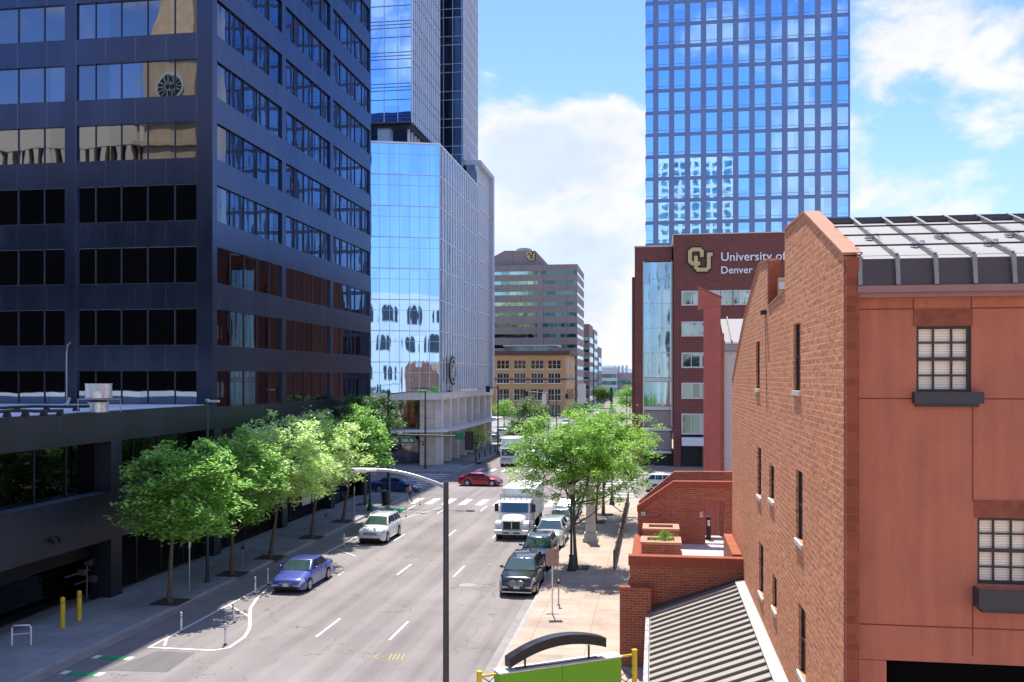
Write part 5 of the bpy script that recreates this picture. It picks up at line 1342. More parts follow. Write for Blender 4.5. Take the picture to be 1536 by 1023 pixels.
def tree(label,px,py,H,z0,rx,ry,mat,seed,group,name='street_tree',base=None,pit=True,z=.14,rz=0,**kw):
    p=base if base is not None else atz(px,py,z)
    o=thing(name,label,'tree',(0,0,0),group)
    wood,V,N=grow(seed,H,z0,rx,ry,**kw); wood.build('trunk',M['bark'],o); leaf_object('crown',V,N,mat,o)
    o.location=p; o.rotation_euler=(0,0,rz)
    if pit:
        m=MB(); m.box(p.x-.75,p.x+.75,p.y-.75,p.y+.75,.135,.152); g=m.build('tree_pit',M['soil']); g['kind']='structure'
    return o
gL='street trees along the left sidewalk'; gR='honey locust trees on the right sidewalk'
tree('leafy green tree nearest the camera on the left sidewalk',255,903,8.1,2.5,3.2,2.8,M['leaf_l'],11,gL,tips=240,per=60,leaf=.27,flat=.5,clump=.55,lean=(.7,0),hollow=.2)
tree('dark green tree second along the left sidewalk, partly hidden by its paler neighbour',348,861,8.2,2.4,3.0,2.9,M['leaf_l'],12,gL,tips=200,per=60,leaf=.27,flat=.5,clump=.55,lean=(.3,0),hollow=.2)
tree('pale leaved tree third along the left sidewalk, broadest light crown',405,836,9.1,2.8,3.7,3.3,M['leaf_p'],13,gL,tips=290,per=60,leaf=.26,flat=.5,clump=.55,lean=(.9,0),hollow=.2)
tree('pale green tree fourth along the left sidewalk beside the parking meter',467,806,8.9,2.5,3.5,3.3,M['leaf_p'],14,gL,tips=250,per=60,leaf=.27,flat=.5,clump=.55,lean=(.7,0),hollow=.2)
tree('yellow green tree fifth along the left sidewalk above the white car',514,782,9.0,2.9,3.6,3.3,M['leaf_l'],15,gL,tips=240,per=55,leaf=.28,flat=.5,clump=.6,lean=(.9,0),hollow=.2)
tree('tall dark green tree at the corner beside the signal pole',548,757,10.0,4.0,3.2,2.8,M['leaf_d'],16,gL,tips=150,per=60,leaf=.29,flat=.5,clump=.65,lean=(.2,0),hollow=.2)
tree('large feathery bright green honey locust nearest on the right sidewalk',864,851,9.4,3.1,4.5,3.9,M['leaf_r'],21,gR,name='honey_locust',tips=300,per=90,leaf=.2,flat=.42,clump=.6,tr=.115,hollow=.1,lims=16,lean=(.1,.2))
tree('bright green honey locust behind the nearest one on the right',893,783,9.3,3.4,4.3,3.8,M['leaf_r'],22,gR,name='honey_locust',tips=260,per=85,leaf=.21,flat=.42,clump=.62,tr=.11,hollow=.1,lims=14,lean=(.8,0))
tree('honey locust with slim twin stem, farthest on the right sidewalk',905,772,8.0,4.2,3.2,3.2,M['leaf_r'],23,gR,name='honey_locust',tips=90,per=70,leaf=.18,flat=.25,clump=.65,hollow=.1)
# middle distance
gM='small trees by the far sidewalks'
tree('small yellow green sapling on the far left sidewalk near the glass tower',714,694,5.2,2.0,1.9,1.9,M['leaf_r'],31,gM,tips=50,per=50,leaf=.24,clump=.6,name='sapling')
tree('bushy green tree in the road middle distance, before the orange building',795,672,7.8,1.6,3.5,3.4,M['leaf_f'],32,gM,tips=130,per=60,leaf=.34,clump=1.0,flat=.6)
tree('dark low shrub like tree left of the bushy green one',776,668,4.2,.6,2.2,2.2,M['leaf_f'],33,gM,tips=60,per=50,leaf=.3,clump=.8,flat=.6)
tree('small tree by the parked cars at the far left junction',757,640,6.0,1.8,2.6,2.6,M['leaf_r'],34,gM,tips=50,per=50,leaf=.4,clump=1.,flat=.6)
tree('green tree on the far right of the avenue behind the green pole',945,627,8.5,2.0,3.8,3.8,M['leaf_r'],35,gM,tips=90,per=60,leaf=.45,clump=1.5,flat=.6)
tree('far green tree right of the pale pylon sign',905,612,8,2.0,4.,4.0,M['leaf_f'],36,gM,tips=90,per=60,leaf=.6,clump=1.6,flat=.6,pit=False)
tree('far small green tree left of the pale pylon sign',868,640,6,2.0,3.,3.0,M['leaf_f'],37,gM,tips=60,per=50,leaf=.4,clump=1.,flat=.6,pit=False)
tree('leafy tree inside the university forecourt behind the white parked car',1040,690,5.0,1.8,2.2,2.0,M['leaf_f'],38,gM,tips=60,per=50,leaf=.25,clump=.7,flat=.6,pit=False)
# planter shrub
o=thing('shrub','small fine leaved green shrub in the nearer brick planter','shrub',PLX)
rs=random.Random(5); V=[]
for i in range(420):
    a=rs.uniform(0,6.28); r=abs(rs.gauss(0,.22)); h=rs.uniform(.02,.55)*(1-r*.8); c=Vector((r*math.cos(a)*1.3,r*math.sin(a),h)); d=Vector((rs.gauss(0,.5),rs.gauss(0,.5),1)).normalized()*.11; s_v=Vector((rs.gauss(0,1),rs.gauss(0,1),0)).normalized()*.02
    V+= [c-d*.5,c+s_v,c+d*.5,c-s_v]
leaf_object('foliage',np.array([tuple(v) for v in V]),420,M['leaf_l'],o)
m=MB()
for i in range(7):
    a=i*.9; m.tube([PLX,(PLX[0]+.1*math.cos(a),PLX[1]+.1*math.sin(a),PLX[2]+.25),(PLX[0]+.25*math.cos(a),PLX[1]+.2*math.sin(a),PLX[2]+.45)],.008,4)
m.build('stem',M['bark'],o)
# ------------------------------------------------------------------ VEHICLES (front towards local -Y)
def paint(name,col,metal=.35,rough=.28):
    n=NT(name); n.set(col,rough,metal,.5,.8); n.b.inputs['Coat Roughness'].default_value=.04; return n.mat
M['cglass']=glass('car_glass',(.05,.07,.075),.03,0,1,.55,spec=.8)
M['wglass']=glass('windscreen_glass',(.09,.15,.17),.03,.004,3.,.6,spec=.8)
M['lampg']=plain('headlight_glass',(.62,.64,.66),.12,.4,.05); M['taill']=plain('tail_red',(.35,.01,.012),.2); M['plate']=plain('plate',(.6,.62,.6),.5)
def interp(x,T):
    if x<=T[0][0]: return T[0][1]
    for (a,va),(b_,vb) in zip(T[:-1],T[1:]):
        if x<=b_:
            f=(x-a)/(b_-a); f=f*f*(3-2*f) if 0 else f; return va+(vb-va)*f
    return T[-1][1]
KIND={
 'sedan':dict(L=4.95,W=1.84,H=1.46,top=[(0,.54),(.05,.66),(.2,.76),(.7,.86),(1.25,.97),(1.6,1.0),(3.6,1.02),(4.0,1.04),(4.7,1.0),(4.88,.93),(4.95,.72)],cab=(1.28,4.08,2.12,3.42),sill=.2,wr=.33,ax=(.98,3.82),belt=1.0),
 'suv':dict(L=4.75,W=1.92,H=1.72,top=[(0,.62),(.05,.86),(.2,1.0),(.6,1.07),(1.15,1.14),(1.5,1.18),(4.4,1.22),(4.62,1.18),(4.75,.95)],cab=(1.2,4.70,1.95,4.25),sill=.25,wr=.37,ax=(.93,3.78),belt=1.17),
 'coupe':dict(L=4.5,W=1.8,H=1.38,top=[(0,.50),(.06,.62),(.25,.73),(.7,.83),(1.2,.93),(1.6,.98),(3.4,1.02),(4.1,1.02),(4.4,.95),(4.5,.7)],cab=(1.15,4.15,2.0,3.2),sill=.18,wr=.33,ax=(.92,3.5),belt=.98),
 'hatch':dict(L=4.2,W=1.76,H=1.5,top=[(0,.54),(.05,.68),(.2,.82),(.7,.92),(1.1,1.0),(1.5,1.03),(3.9,1.08),(4.1,1.0),(4.2,.8)],cab=(1.1,4.1,1.85,3.6),sill=.2,wr=.32,ax=(.85,3.4),belt=1.03)}
def car(name,label,cat,kind,pm,pos,rz=0,grille='bars',group=None,roofrack=False,lower=None,chrome=False):
    K=KIND[kind]; L,W,H=K['L'],K['W'],K['H']; o=thing(name,label,cat,(0,0,0),group)
    wr=K['wr']; Ra=wr+.055; xs=[0,.03,.07,.12,.2,.3,.42]+[.5+.075*i for i in range(int((L-1.0)/.075)+1)]+[L-.42,L-.3,L-.18,L-.1,L-.04,L]
    xs=sorted(set(round(v,3) for v in xs)); rings=[]
    def hw(x):
        d=min(x,L-x); k=.62 if x<L/2 else .5
        f=1-.17*max(0,1-d/k)**2.2; 
        return W/2*f
    for x in xs:
        w=hw(x); zt=interp(x,K['top']); zb=K['sill']+ (.10*max(0,1-x/.15) if x<.15 else (.1*max(0,1-(L-x)/.15)))
        for a in K['ax']:
            if abs(x-a)<Ra: zb=max(zb,wr+math.sqrt(Ra*Ra-(x-a)**2))
        zs=zt-.11; zb=min(zb,zs-.03); fl=0
        for a in K['ax']:
            if abs(x-a)<Ra+.2: fl=max(fl,.025*(1-max(0,abs(x-a)-Ra)/.2))
        sec=[(w*.955+fl,zb),(w*.985+fl,zb+.22*(zs-zb)),(w+fl,zb+.5*(zs-zb)),(w*.985+fl*.5,zb+.8*(zs-zb)),(w*.955,zs),(w*.90,zs+.065),(w*.80,zt-.012),(w*.5,zt+.008),(0,zt+.018)]
        ring=[(s,x-L/2,z) for s,z in sec]+[(-s,x-L/2,z) for s,z in sec[-2::-1]]; rings.append(ring)
    m=MB(); n=len(rings[0]); vs=[v for r in rings for v in r]
    fs=[(i*n+k,i*n+k+1,(i+1)*n+k+1,(i+1)*n+k) for i in range(len(rings)-1) for k in range(n-1)]
    m.add(vs,fs,0,True); m.add(rings[0],[tuple(range(n))],0); m.add(rings[-1],[tuple(range(n))[::-1]],0)
    m.build('body',pm,o)
    m=MB(); m.box(-W*.40,W*.40,-L/2+.12,L/2-.12,.2,K['belt']-.3); m.box(-W*.46,W*.46,-L/2+1.5,L/2-1.5,K['sill']-.03,.3); m.build('underbody',M['rubber'],o)
    # cabin
    c0,c1,r0,r1=[v-L/2 for v in K['cab']]; zb=K['belt']-.02; wb_=W/2*.915; wt_=W/2*.70
    rs_=[]
    ys=[(c0,zb,wb_),(c0+(r0-c0)*.5,zb+(H-zb)*.56,None),(r0,H-.045,None),(r0+.25,H-.01,None),((r0+r1)/2,H,None),(r1-.2,H-.02,None),(r1,H-.06,None),(r1+(c1-r1)*.55,zb+(H-zb)*.5,None),(c1,zb,wb_)]
    V8=[(-wb_,c0,zb),(wb_,c0,zb),(wb_,c1,zb),(-wb_,c1,zb),(-wt_,r0,H-.03),(wt_,r0,H-.03),(wt_,r1,H-.03),(-wt_,r1,H-.03)]
    m=MB(); m.add(V8,[(3,2,1,0),(4,5,6,7),(0,1,5,4),(1,2,6,5),(2,3,7,6),(3,0,4,7)]); 
    cabo=m.build('cabin',pm,o,bevel=.055)
    for pz in cabo.data.polygons: pz.use_smooth=True
    f0=-L/2
    def quad(a,b_,c,d,ins,off,name,mat,sub=None):
        a,b_,c,d=[Vector(v) for v in (a,b_,c,d)]; cen=(a+b_+c+d)/4; nrm=(b_-a).cross(d-a).normalized()
        P=[a,b_,c,d]; Q=[]
        for i in range(4):
            p=P[i]; e1=(P[(i+1)%4]-p).normalized(); e2=(P[(i-1)%4]-p).normalized(); Q.append(p+e1*ins[i][0]+e2*ins[i][1])
        if nrm.dot(cen-Vector((0,0,.8)))<0: nrm=-nrm
        mm=MB(); mm.prism([tuple(q+nrm*off) for q in Q],tuple(nrm*-.02)); return mm.build(name,mat,o,bevel=0)
    I=[(.07,.05)]*4
    quad(V8[0],V8[1],V8[5],V8[4],[(.07,.03),(.03,.07),(.06,.07),(.07,.06)],.008,'windscreen',M['wglass'])
    quad(V8[2],V8[3],V8[7],V8[6],[(.09,.06),(.06,.09),(.06,.07),(.07,.06)],.008,'rear_window',M['cglass'])
    for s in (1,-1):
        A_=Vector((s*wb_,c0,zb));Bb=Vector((s*wb_,c1,zb));Ct=Vector((s*wt_,r1,H-.03));Dt=Vector((s*wt_,r0,H-.03))
        def sp(f,g): # f along, g up
            lo=A_.lerp(Bb,f); hi=Dt.lerp(Ct,f); return lo.lerp(hi,g)
        # split in doors by y positions
        def at(y,g):
            lo,hi=A_.lerp(Dt,g),Bb.lerp(Ct,g); f=(y-lo.y)/(hi.y-lo.y); return lo.lerp(hi,f)
        ym=(r0+r1)/2-.02
        nrm=(Bb-A_).cross(Dt-A_).normalized(); nrm = nrm if nrm.x*s>0 else -nrm
        def sw(ya0,ya1,yb0,yb1,nm):
            P=[at(ya0,.10),at(yb0,.10),at(yb1,.88),at(ya1,.88)]; mm=MB(); mm.prism([tuple(p+nrm*.009) for p in P],tuple(nrm*-.02)); mm.build(nm,M['cglass'],o)
        sl=lambda g: c0+(r0-c0)*g
        sw(sl(.10)+.16,sl(.88)+.10,ym-.04,ym-.04,'side_window')
        rend=c1+(r1-c1)*.10; rtop=c1+(r1-c1)*.88
        if kind=='suv':
            q_=c1-(c1-c0)*.27
            sw(ym+.04,ym+.04,q_,q_-.05,'side_window'); sw(q_+.07,q_+.02,rend-.14,rtop-.10,'side_window')
        else: sw(ym+.04,ym+.04,rend-.22,rtop-.06,'side_window')
        m=MB(); w=hw(ym-.25+L/2); m.box(s*(w*.975),s*(w+.02),ym-.3,ym-.12,K['belt']-.2,K['belt']-.165); m.box(s*(w*.975),s*(w+.02),ym+.75,ym+.93,K['belt']-.2,K['belt']-.165); m.build('door_handle',pm if not chrome else M['chrome'],o)
        m=MB(); m.sphere((s*(wb_+.16),c0+.42,zb+.10),.11,.07,.075,10,6); m.box(s*(wb_-.02),s*(wb_+.12),c0+.40,c0+.44,zb+.03,zb+.08); m.build('wing_mirror',pm,o)
        # lamps
        pass
        def patch(mm,x0,x1,k0,k1,off=.007):
            idx=[i for i,x in enumerate(xs) if x0-.001<=x<=x1+.001]; vv=[]
            for i in idx:
                for k in range(k0,k1+1):
                    p=rings[i][k]; sx_=abs(p[0])+off; vv.append((s*sx_,p[1]-(off if x0<1 else -off)*.7,p[2]+off*.3))
            w_=k1-k0+1; mm.add(vv,[(i*w_+k,i*w_+k+1,(i+1)*w_+k+1,(i+1)*w_+k) for i in range(len(idx)-1) for k in range(w_-1)],0,True)
        zf=rings[0][4][2]; wf=rings[0][4][0]; zl0=rings[0][3][2]
        m=MB(); patch(m,0,.42,3,5); m.add([(s*wf*.56,f0-.008,zl0+.03),(s*(wf+.006),f0-.008,zl0),(s*(wf+.006),f0-.008,zf),(s*wf*.94,f0-.008,zf+.05),(s*wf*.6,f0-.008,zf+.035)],[(0,1,2,3,4)]); m.build('headlight',M['lampg'],o)
        m=MB(); patch(m,L-.3,L,3,5); wr2=rings[-1][4][0]; m.add([(s*wr2*.55,L/2+.008,rings[-1][3][2]),(s*(wr2+.006),L/2+.008,rings[-1][3][2]),(s*(wr2+.006),L/2+.008,rings[-1][4][2]+.03),(s*wr2*.55,L/2+.008,rings[-1][4][2]+.04)],[(0,1,2,3)]); m.build('tail_light',M['taill'],o)
        def line(mm,x,k0,k1,off=.003):
            i=min(range(len(xs)),key=lambda q:abs(xs[q]-x)); mm.tube([(s*(abs(rings[i][k][0])+off),rings[i][k][1],rings[i][k][2]+off) for k in range(k0,k1+1)],.006,4)
        m=MB(); line(m,K['cab'][0]+.12,1,5); line(m,ym+L/2,1,5); line(m,min(K['cab'][1]-.55,K['ax'][1]-.35),2,5)
        h=[i for i,x in enumerate(xs) if .2<=x<=K['cab'][0]]; m.tube([(s*(rings[i][6][0]),rings[i][6][1],rings[i][6][2]+.004) for i in h],.006,4)
        m.build('door_seam',M['rubber'],o)
        if roofrack:
            m=MB(); m.tube([(s*wt_*.95,r0+.15,H-.02),(s*wt_*.95,r0+.3,H+.05),(s*wt_*.95,r1-.3,H+.05),(s*wt_*.95,r1-.15,H-.02)],.018,6); m.build('roof_rail',M['galv'],o)
        for a in K['ax']:
            y=a-L/2; x0=s*(W/2-.19); x1=s*(W/2+.015)
            m=MB(); m.cyl((x0,y,wr),(x1,y,wr),wr,n=24); wh=m.build('wheel',M['rubber'],o,bevel=0)
            m=MB(); m.cyl((x1,y,wr),(x1+s*.006,y,wr),wr*.66,n=20); 
            wr_=m.build('rim',M['dark_metal'],wh)
            m=MB(); xx=x1+s*.008
            for q in range(5):
                t=q*2*math.pi/5; dy,dz=math.cos(t),math.sin(t); 
                P=[(xx,y-dz*.035,wr+dy*.035),(xx,y+dz*.035,wr-dy*.035),(xx,y+dy*wr*.63+dz*.045,wr+dz*wr*.63-dy*.045),(xx,y+dy*wr*.63-dz*.045,wr+dz*wr*.63+dy*.045)]
                m.prism(P,(s*.012,0,0))
            m.tube([(xx+s*.003,y+wr*.63*math.cos(t*math.pi/12),wr+wr*.63*math.sin(t*math.pi/12)) for t in range(25)],.018,5)
            m.build('spokes',M['galv'],wh)
    f=-L/2
    zg=interp(.05,K['top'])
    if grille=='slots':
        m=MB(); m.box(-W*.25,W*.25,f-.012,f+.05,zg-.20,zg-.04); g=m.build('grille',M['dark_metal'],o)
        m=MB()
        for i in range(8): x=-W*.25+i*W*.5/7; m.box(x-.022,x+.022,f-.03,f-.013,zg-.21,zg-.03)
        m.build('grille_bars',pm,g)
    elif grille=='kidney':
        m=MB()
        for s in (-1,1): m.prism([(s*.03,f-.02,zg-.28),(s*.30,f-.02,zg-.26),(s*.40,f-.01,zg-.12),(s*.33,f-.0,zg-.01),(s*.04,f-.02,zg-.0)],(0,.06,0))
        g=m.build('grille',M['dark_metal'],o,bevel=.01)
        m=MB()
        for s in (-1,1): m.tube([(s*.03,f-.03,zg-.28),(s*.30,f-.03,zg-.26),(s*.40,f-.02,zg-.12),(s*.33,f-.01,zg-.01),(s*.04,f-.03,zg-.0),(s*.03,f-.03,zg-.28)],.018,6)
        for s in (-1,1):
            for i in range(6): x=s*(.08+.048*i); m.box(x-.008,x+.008,f-.028,f-.021,zg-.26,zg-.02)
        m.build('grille_bars',M['chrome'],g)
    else:
        m=MB(); m.box(-W*.20,W*.20,f-.008,f+.05,zg-.15,zg-.045); g=m.build('grille',M['dark_metal'],o,bevel=.01)
        m=MB(); m.box(-W*.20,W*.20,f-.02,f-.009,zg-.105,zg-.09); m.sphere((0,f-.02,zg-.097),.05,.02,.04,10,6); m.build('grille_bars',M['chrome'],g)
    m=MB()
    m.box(-W*.385,W*.385,f-.008,f+.02,zg-.235,zg-.222)
    m.build('panel_gap',M['rubber'],o)
    m=MB(); m.box(-W*.36,W*.36,f-.006,f+.06,K['sill']+.06,K['sill']+.20); m.build('lower_intake',M['rubber'],o,bevel=.012)
    m=MB(); m.box(-.16,.16,f-.03,f-.007,K['sill']+.20,K['sill']+.34); m.build('license_plate',M['plate'],o)
    m=MB(); m.box(-.15,.15,L/2+.002,L/2+.012,.62,.76); m.build('license_plate',M['plate'],o)
    if lower:
        m=MB()
        m.box(-W*.40,W*.40,f-.012,f+.1,K['sill']+.0,K['sill']+.055); m.build('skid_trim',lower,o)
    o.location=pos; o.rotation_euler=(0,0,rz); return o
P_purple=paint('paint_purple',(.065,.085,.36),.35); P_white=paint('paint_white',(.72,.72,.70),0,.3); P_black=paint('paint_black',(.022,.024,.030),.3,.22); P_navy=paint('paint_navy',(.02,.035,.08),.3,.22)
P_silver=paint('paint_silver',(.55,.55,.52),.5,.28); P_red=paint('paint_red',(.33,.012,.025),.35); P_blue=paint('paint_blue',(.02,.07,.20),.3); P_grey=paint('paint_grey',(.28,.30,.33),.5); P_mint=paint('paint_mint',(.35,.48,.52),.4)
car('parked_car','violet blue sedan parked at the left kerb beside the painted island','car','sedan',P_purple,(-18.85,48.3,0))
car('parked_car','white sport utility car with slotted grille parked at the left, behind the violet sedan','car','suv',P_white,(-18.85,62.6,0),grille='slots',roofrack=True)
car('parked_car','black sport utility car with twin oval grille, nearest car parked on the right','car','suv',P_black,(-6.98,49.3,0),grille='kidney',lower=M['galv'])
car('parked_car','dark navy sport utility car parked second on the right, sun glare on its windscreen','car','suv',P_navy,(-6.9,55.8,0),roofrack=True)
car('parked_car','silver beige sport utility car parked third on the right, beside the white truck','car','suv',P_silver,(-6.9,62.6,0))
car('parked_car','pale grey hatchback parked fourth on the right, mostly under the tree','car','hatch',P_silver,(-6.9,68.9,0))
car('parked_car','light grey sedan parked fifth on the right, hidden behind the trees','car','sedan',P_grey,(-6.9,75.2,0))
car('moving_car','dark red coupe crossing the intersection to the right','car','coupe',P_red,(-17.9,95.2,0),R(90))
car('moving_car','dark blue car waiting in shade on the cross street at the left','car','sedan',P_blue,(-25.3,89.0,0),R(90))
car('moving_car','dark grey sport utility car driving behind the white box truck','car','suv',P_grey,(-17.0,131,0))
car('moving_car','pale blue small car seen beyond the intersection, left of the tree crown','car','hatch',P_mint,(-13.3,118.5,0))
car('parked_car','white sport utility car on the cross street at the right, behind the brick stair wall','car','suv',P_white,(1.4,93.2,0),R(90),roofrack=True)
gF='cars far along the avenue'
for i,(px,py,kind,pm,rz,lab) in enumerate(((757,654,'sedan',P_silver,90,'far silver car turning at the second crossing, left of the street'),(741,664,'sedan',P_grey,90,'far grey car at the left side street past the glass tower'),
    (849,640,'suv',P_white,0,'far white car in the right lane past the second crossing'),(868,630,'sedan',P_black,0,'far black car behind the far white car'),(898,622,'sedan',P_silver,0,'far silver car next to the pylon sign'),(880,612,'suv',P_grey,0,'tiny grey car farthest along the avenue'),(846,668,'suv',P_silver,0,'pale car half hidden above the locust crown past the intersection'))):
    car('moving_car',lab,'car',kind,pm,atz(px,py,0),R(rz),group=gF)
# ---- white conventional truck
def truck_big(pos):
    o=thing('box_truck','white long nose box truck with dark grille driving down the near lane','truck',(0,0,0))
    W=2.34
    m=MB() # hood
    secs=[(0,.92,.62,1.32),(.12,.98,.60,1.46),(.7,1.02,.62,1.54),(1.35,1.08,.62,1.66)]
    rings=[]
    for y,w,zb,zt in secs: rings.append([(s,y,z) for s,z in ((-w*.80,zb),(-w*.82,zt-.25),(-w*.70,zt-.05),(-w*.35,zt),(0,zt+.02),(w*.35,zt),(w*.70,zt-.05),(w*.82,zt-.25),(w*.80,zb))])
    n=9; m.add([v for r in rings for v in r],[(i*n+k,i*n+k+1,(i+1)*n+k+1,(i+1)*n+k) for i in range(3) for k in range(n-1)],0,True); m.add(rings[0],[tuple(range(n))]); m.add(rings[-1],[tuple(range(n))[::-1]])
    m.build('hood',P_white,o)
    for s in (-1,1):
        m=MB(); pts=[(0.02,.55),(.0,.95),(.12,1.18),(.45,1.30),(.9,1.28),(1.25,1.1),(1.38,.7),(1.30,.6),(1.22,.55),(1.1,.9),(.85,1.05),(.6,1.05),(.36,.9),(.28,.55)]
        m.prism([(s*.72,y,z) for y,z in pts],(s*.45,0,0)); m.build('fender',P_white,o,bevel=.03)
        m=MB(); m.box(s*.80,s*1.10,-.03,.04,.86,1.08); m.build('headlight',M['lampg'],o,bevel=.02)
        m=MB(); m.box(s*1.17,s*1.45,1.55,1.62,1.75,2.30); m.tube([(s*1.05,1.6,2.3),(s*1.3,1.58,2.35)],.02); m.tube([(s*1.05,1.6,1.7),(s*1.3,1.58,1.7)],.02); m.build('wing_mirror',M['black'],o)
        m=MB(); m.tube([(s*1.20,2.75,.7),(s*1.20,2.75,2.85)],.06,8); m.build('exhaust_stack' if s<0 else 'air_intake',M['galv'],o)
        m=MB(); m.box(s*1.0,s*1.2,1.5,2.9,.45,.62); m.build('step',M['galv'],o)
        for y in (.75,6.6):
            m=MB(); m.cyl((s*.80,y,.5),(s*1.14,y,.5),.5,n=24); wh=m.build('wheel',M['rubber'],o); m=MB(); m.cyl((s*1.14,y,.5),(s*1.15,y,.5),.29,n=20); m.cyl((s*1.15,y,.5),(s*1.2,y,.5),.12,.08,n=12); m.build('rim',M['galv'],wh)
    m=MB(); m.box(-.60,.60,-.04,.05,.78,1.30); g=m.build('grille',M['dark_metal'],o,bevel=.02)
    m=MB(); m.box(-.03,.03,-.07,-.041,.82,1.3); 
    for i in (-1,1): m.box(i*.60-.02,i*.60+.02,-.06,-.0405,.78,1.31)
    m.box(-.61,.61,-.062,-.0406,1.30,1.335)
    m.build('grille_bars',M['galv'],g)
    m=MB(); m.box(-1.16,1.16,-.22,.0,.42,.74); m.build('bumper',M['galv'],o,bevel=.03); m=MB(); m.box(-.6,.6,-.235,-.221,.5,.6); m.build('bumper_slot',M['black'],o)
    m=MB(); m.prism([(-1.08,1.36,.6),(-1.08,3.0,.6),(-1.08,3.0,2.55),(-1.08,1.95,2.58),(-1.08,1.62,2.40),(-1.08,1.36,1.66)],(2.16,0,0)); m.build('cab',P_white,o,bevel=.05)
    m=MB(); m.prism([(-.97,1.375,1.72),(.97,1.375,1.72),(.93,1.595,2.36),(-.93,1.595,2.36)],(0,-.02,.005)); m.build('windscreen',M['wglass'],o)
    for s in (-1,1):
        m=MB(); m.prism([(s*1.085,1.6,1.7),(s*1.085,2.6,1.7),(s*1.085,2.6,2.35),(s*1.085,1.78,2.35)],(s*.012,0,0)); m.build('side_window',M['cglass'],o)
    for i in range(5): m=MB(); m.box(-.8+i*.4-.06,-.8+i*.4+.06,1.85,1.97,2.585,2.64); m.build('marker_lamp',M['yellow'] if 0 else M['lampg'],o)
    m=MB(); m.box(-.14,.14,-.25,-.236,.5,.64); m.build('license_plate',M['plate'],o)
    m=MB(); m.box(-1.2,1.2,3.25,8.6,.95,3.2); m.build('cargo_box',panel('truck_box',(.72,.73,.72),(.45,.46,.46),.6,0,lw=.02,rough=.45,var=.03),o,bevel=.03)
    m=MB(); m.box(-.5,.5,.6,8.4,.62,.90); m.box(-1.1,1.1,8.2,8.3,.4,.9); m.box(-1.15,1.15,3.3,8.5,.9,.948); m.build('chassis',M['dark_metal'],o)
    o.location=pos; return o
truck_big((-9.75,63.3,0))
def truck_small(pos,label):
    o=thing('box_truck',label,'truck',(0,0,0))
    m=MB(); m.prism([(-1.0,.0,.45),(-1.0,1.7,.45),(-1.0,1.7,2.3),(-1.0,.55,2.32),(-1.0,.12,1.35)],(2.0,0,0)); m.build('cab',P_white,o,bevel=.06)
    m=MB(); m.prism([(-.88,.14,1.38),(.88,.14,1.38),(.82,.50,2.18),(-.82,.50,2.18)],(0,-.03,.01)); m.build('windscreen',M['wglass'],o)
    m=MB(); m.box(-.7,.7,-.02,.05,.85,1.15); m.build('grille',M['grey_metal'],o); m=MB(); m.box(-1.0,1.0,-.12,.05,.42,.72); m.build('bumper',M['galv'],o,bevel=.02)
    for s in (-1,1):
        m=MB(); m.box(s*.72,s*.98,-.03,.05,.82,1.08); m.build('headlight',M['lampg'],o)
        m=MB(); m.prism([(s*1.0,.4,1.4),(s*1.0,1.5,1.4),(s*1.0,1.5,2.1),(s*1.0,.68,2.1)],(s*.012,0,0)); m.build('side_window',M['cglass'],o)
        m=MB(); m.box(s*1.1,s*1.32,.3,.36,1.4,1.85); m.cyl((s*.95,.4,1.6),(s*1.2,.33,1.6),.02,n=5); m.build('wing_mirror',M['black'],o)
        for y in (.85,5.0):
            m=MB(); m.cyl((s*.72,y,.42),(s*1.02,y,.42),.42,n=20); wh=m.build('wheel',M['rubber'],o); m=MB(); m.cyl((s*1.02,y,.42),(s*1.03,y,.42),.24,n=16); m.build('rim',M['galv'],wh)
    m=MB(); m.box(-1.15,1.15,1.9,7.0,.9,3.45); m.build('cargo_box',panel('truck_box2',(.70,.70,.68),(.45,.46,.46),.6,0,lw=.02,rough=.45,var=.03),o,bevel=.03)
    m=MB(); m.box(-.4,.4,.5,6.9,.5,.85); m.build('chassis',M['dark_metal'],o)
    o.location=pos; return o
truck_small((-18.2,115.2,0),'white flat nosed box truck entering the intersection from the far side')
# ------------------------------------------------------------------ PEDESTRIAN
def skin_obj(name,chains,parent,mat,sub=1):
    """chains: list of (list of points, list of radii); first point of later chains may repeat an earlier point"""
    vs=[];es=[];rad=[];key={}
    for pts,rs in chains:
        prev=None
        for p,r in zip(pts,rs):
            k=tuple(round(c,4) for c in p)
            if k in key: i=key[k]
            else: i=len(vs); key[k]=i; vs.append(p); rad.append(r)
            if prev is not None and prev!=i: es.append((prev,i))
            prev=i
    me=bpy.data.meshes.new(name); me.from_pydata([tuple(v) for v in vs],es,[]); o=bpy.data.objects.new(name,me); COL.objects.link(o)
    md=o.modifiers.new('skin','SKIN'); md.use_smooth_shade=True
    for i,r in enumerate(rad): me.skin_vertices[0].data[i].radius=(r if not isinstance(r,tuple) else r[0], r if not isinstance(r,tuple) else r[1])
    me.skin_vertices[0].data[0].use_root=True
    o.modifiers.new('sub','SUBSURF').levels=sub; o.modifiers['sub'].render_levels=sub
    bpy.context.view_layer.update(); dg=bpy.context.evaluated_depsgraph_get(); nm=bpy.data.meshes.new_from_object(o.evaluated_get(dg)); o.modifiers.clear(); o.data=nm
    nm.materials.clear(); nm.materials.append(mat)
    for p in nm.polygons: p.use_smooth=True
    o.parent=parent; OFF[o.name]=Vector((0,0,0)); return o
M['skin']=plain('skin',(.30,.17,.11),.6,0,.05); M['shirt']=plain('shirt_pink',(.52,.36,.33),.85,0,.08); M['jeans']=plain('jeans',(.055,.10,.19),.9,0,.1); M['hair']=plain('hair_dark',(.02,.015,.012),.7); M['shoe']=plain('shoe',(.03,.03,.035),.7)
pe=thing('person','person in pale pink top and blue jeans walking onto the crosswalk with a dark bag','person',(0,0,0))
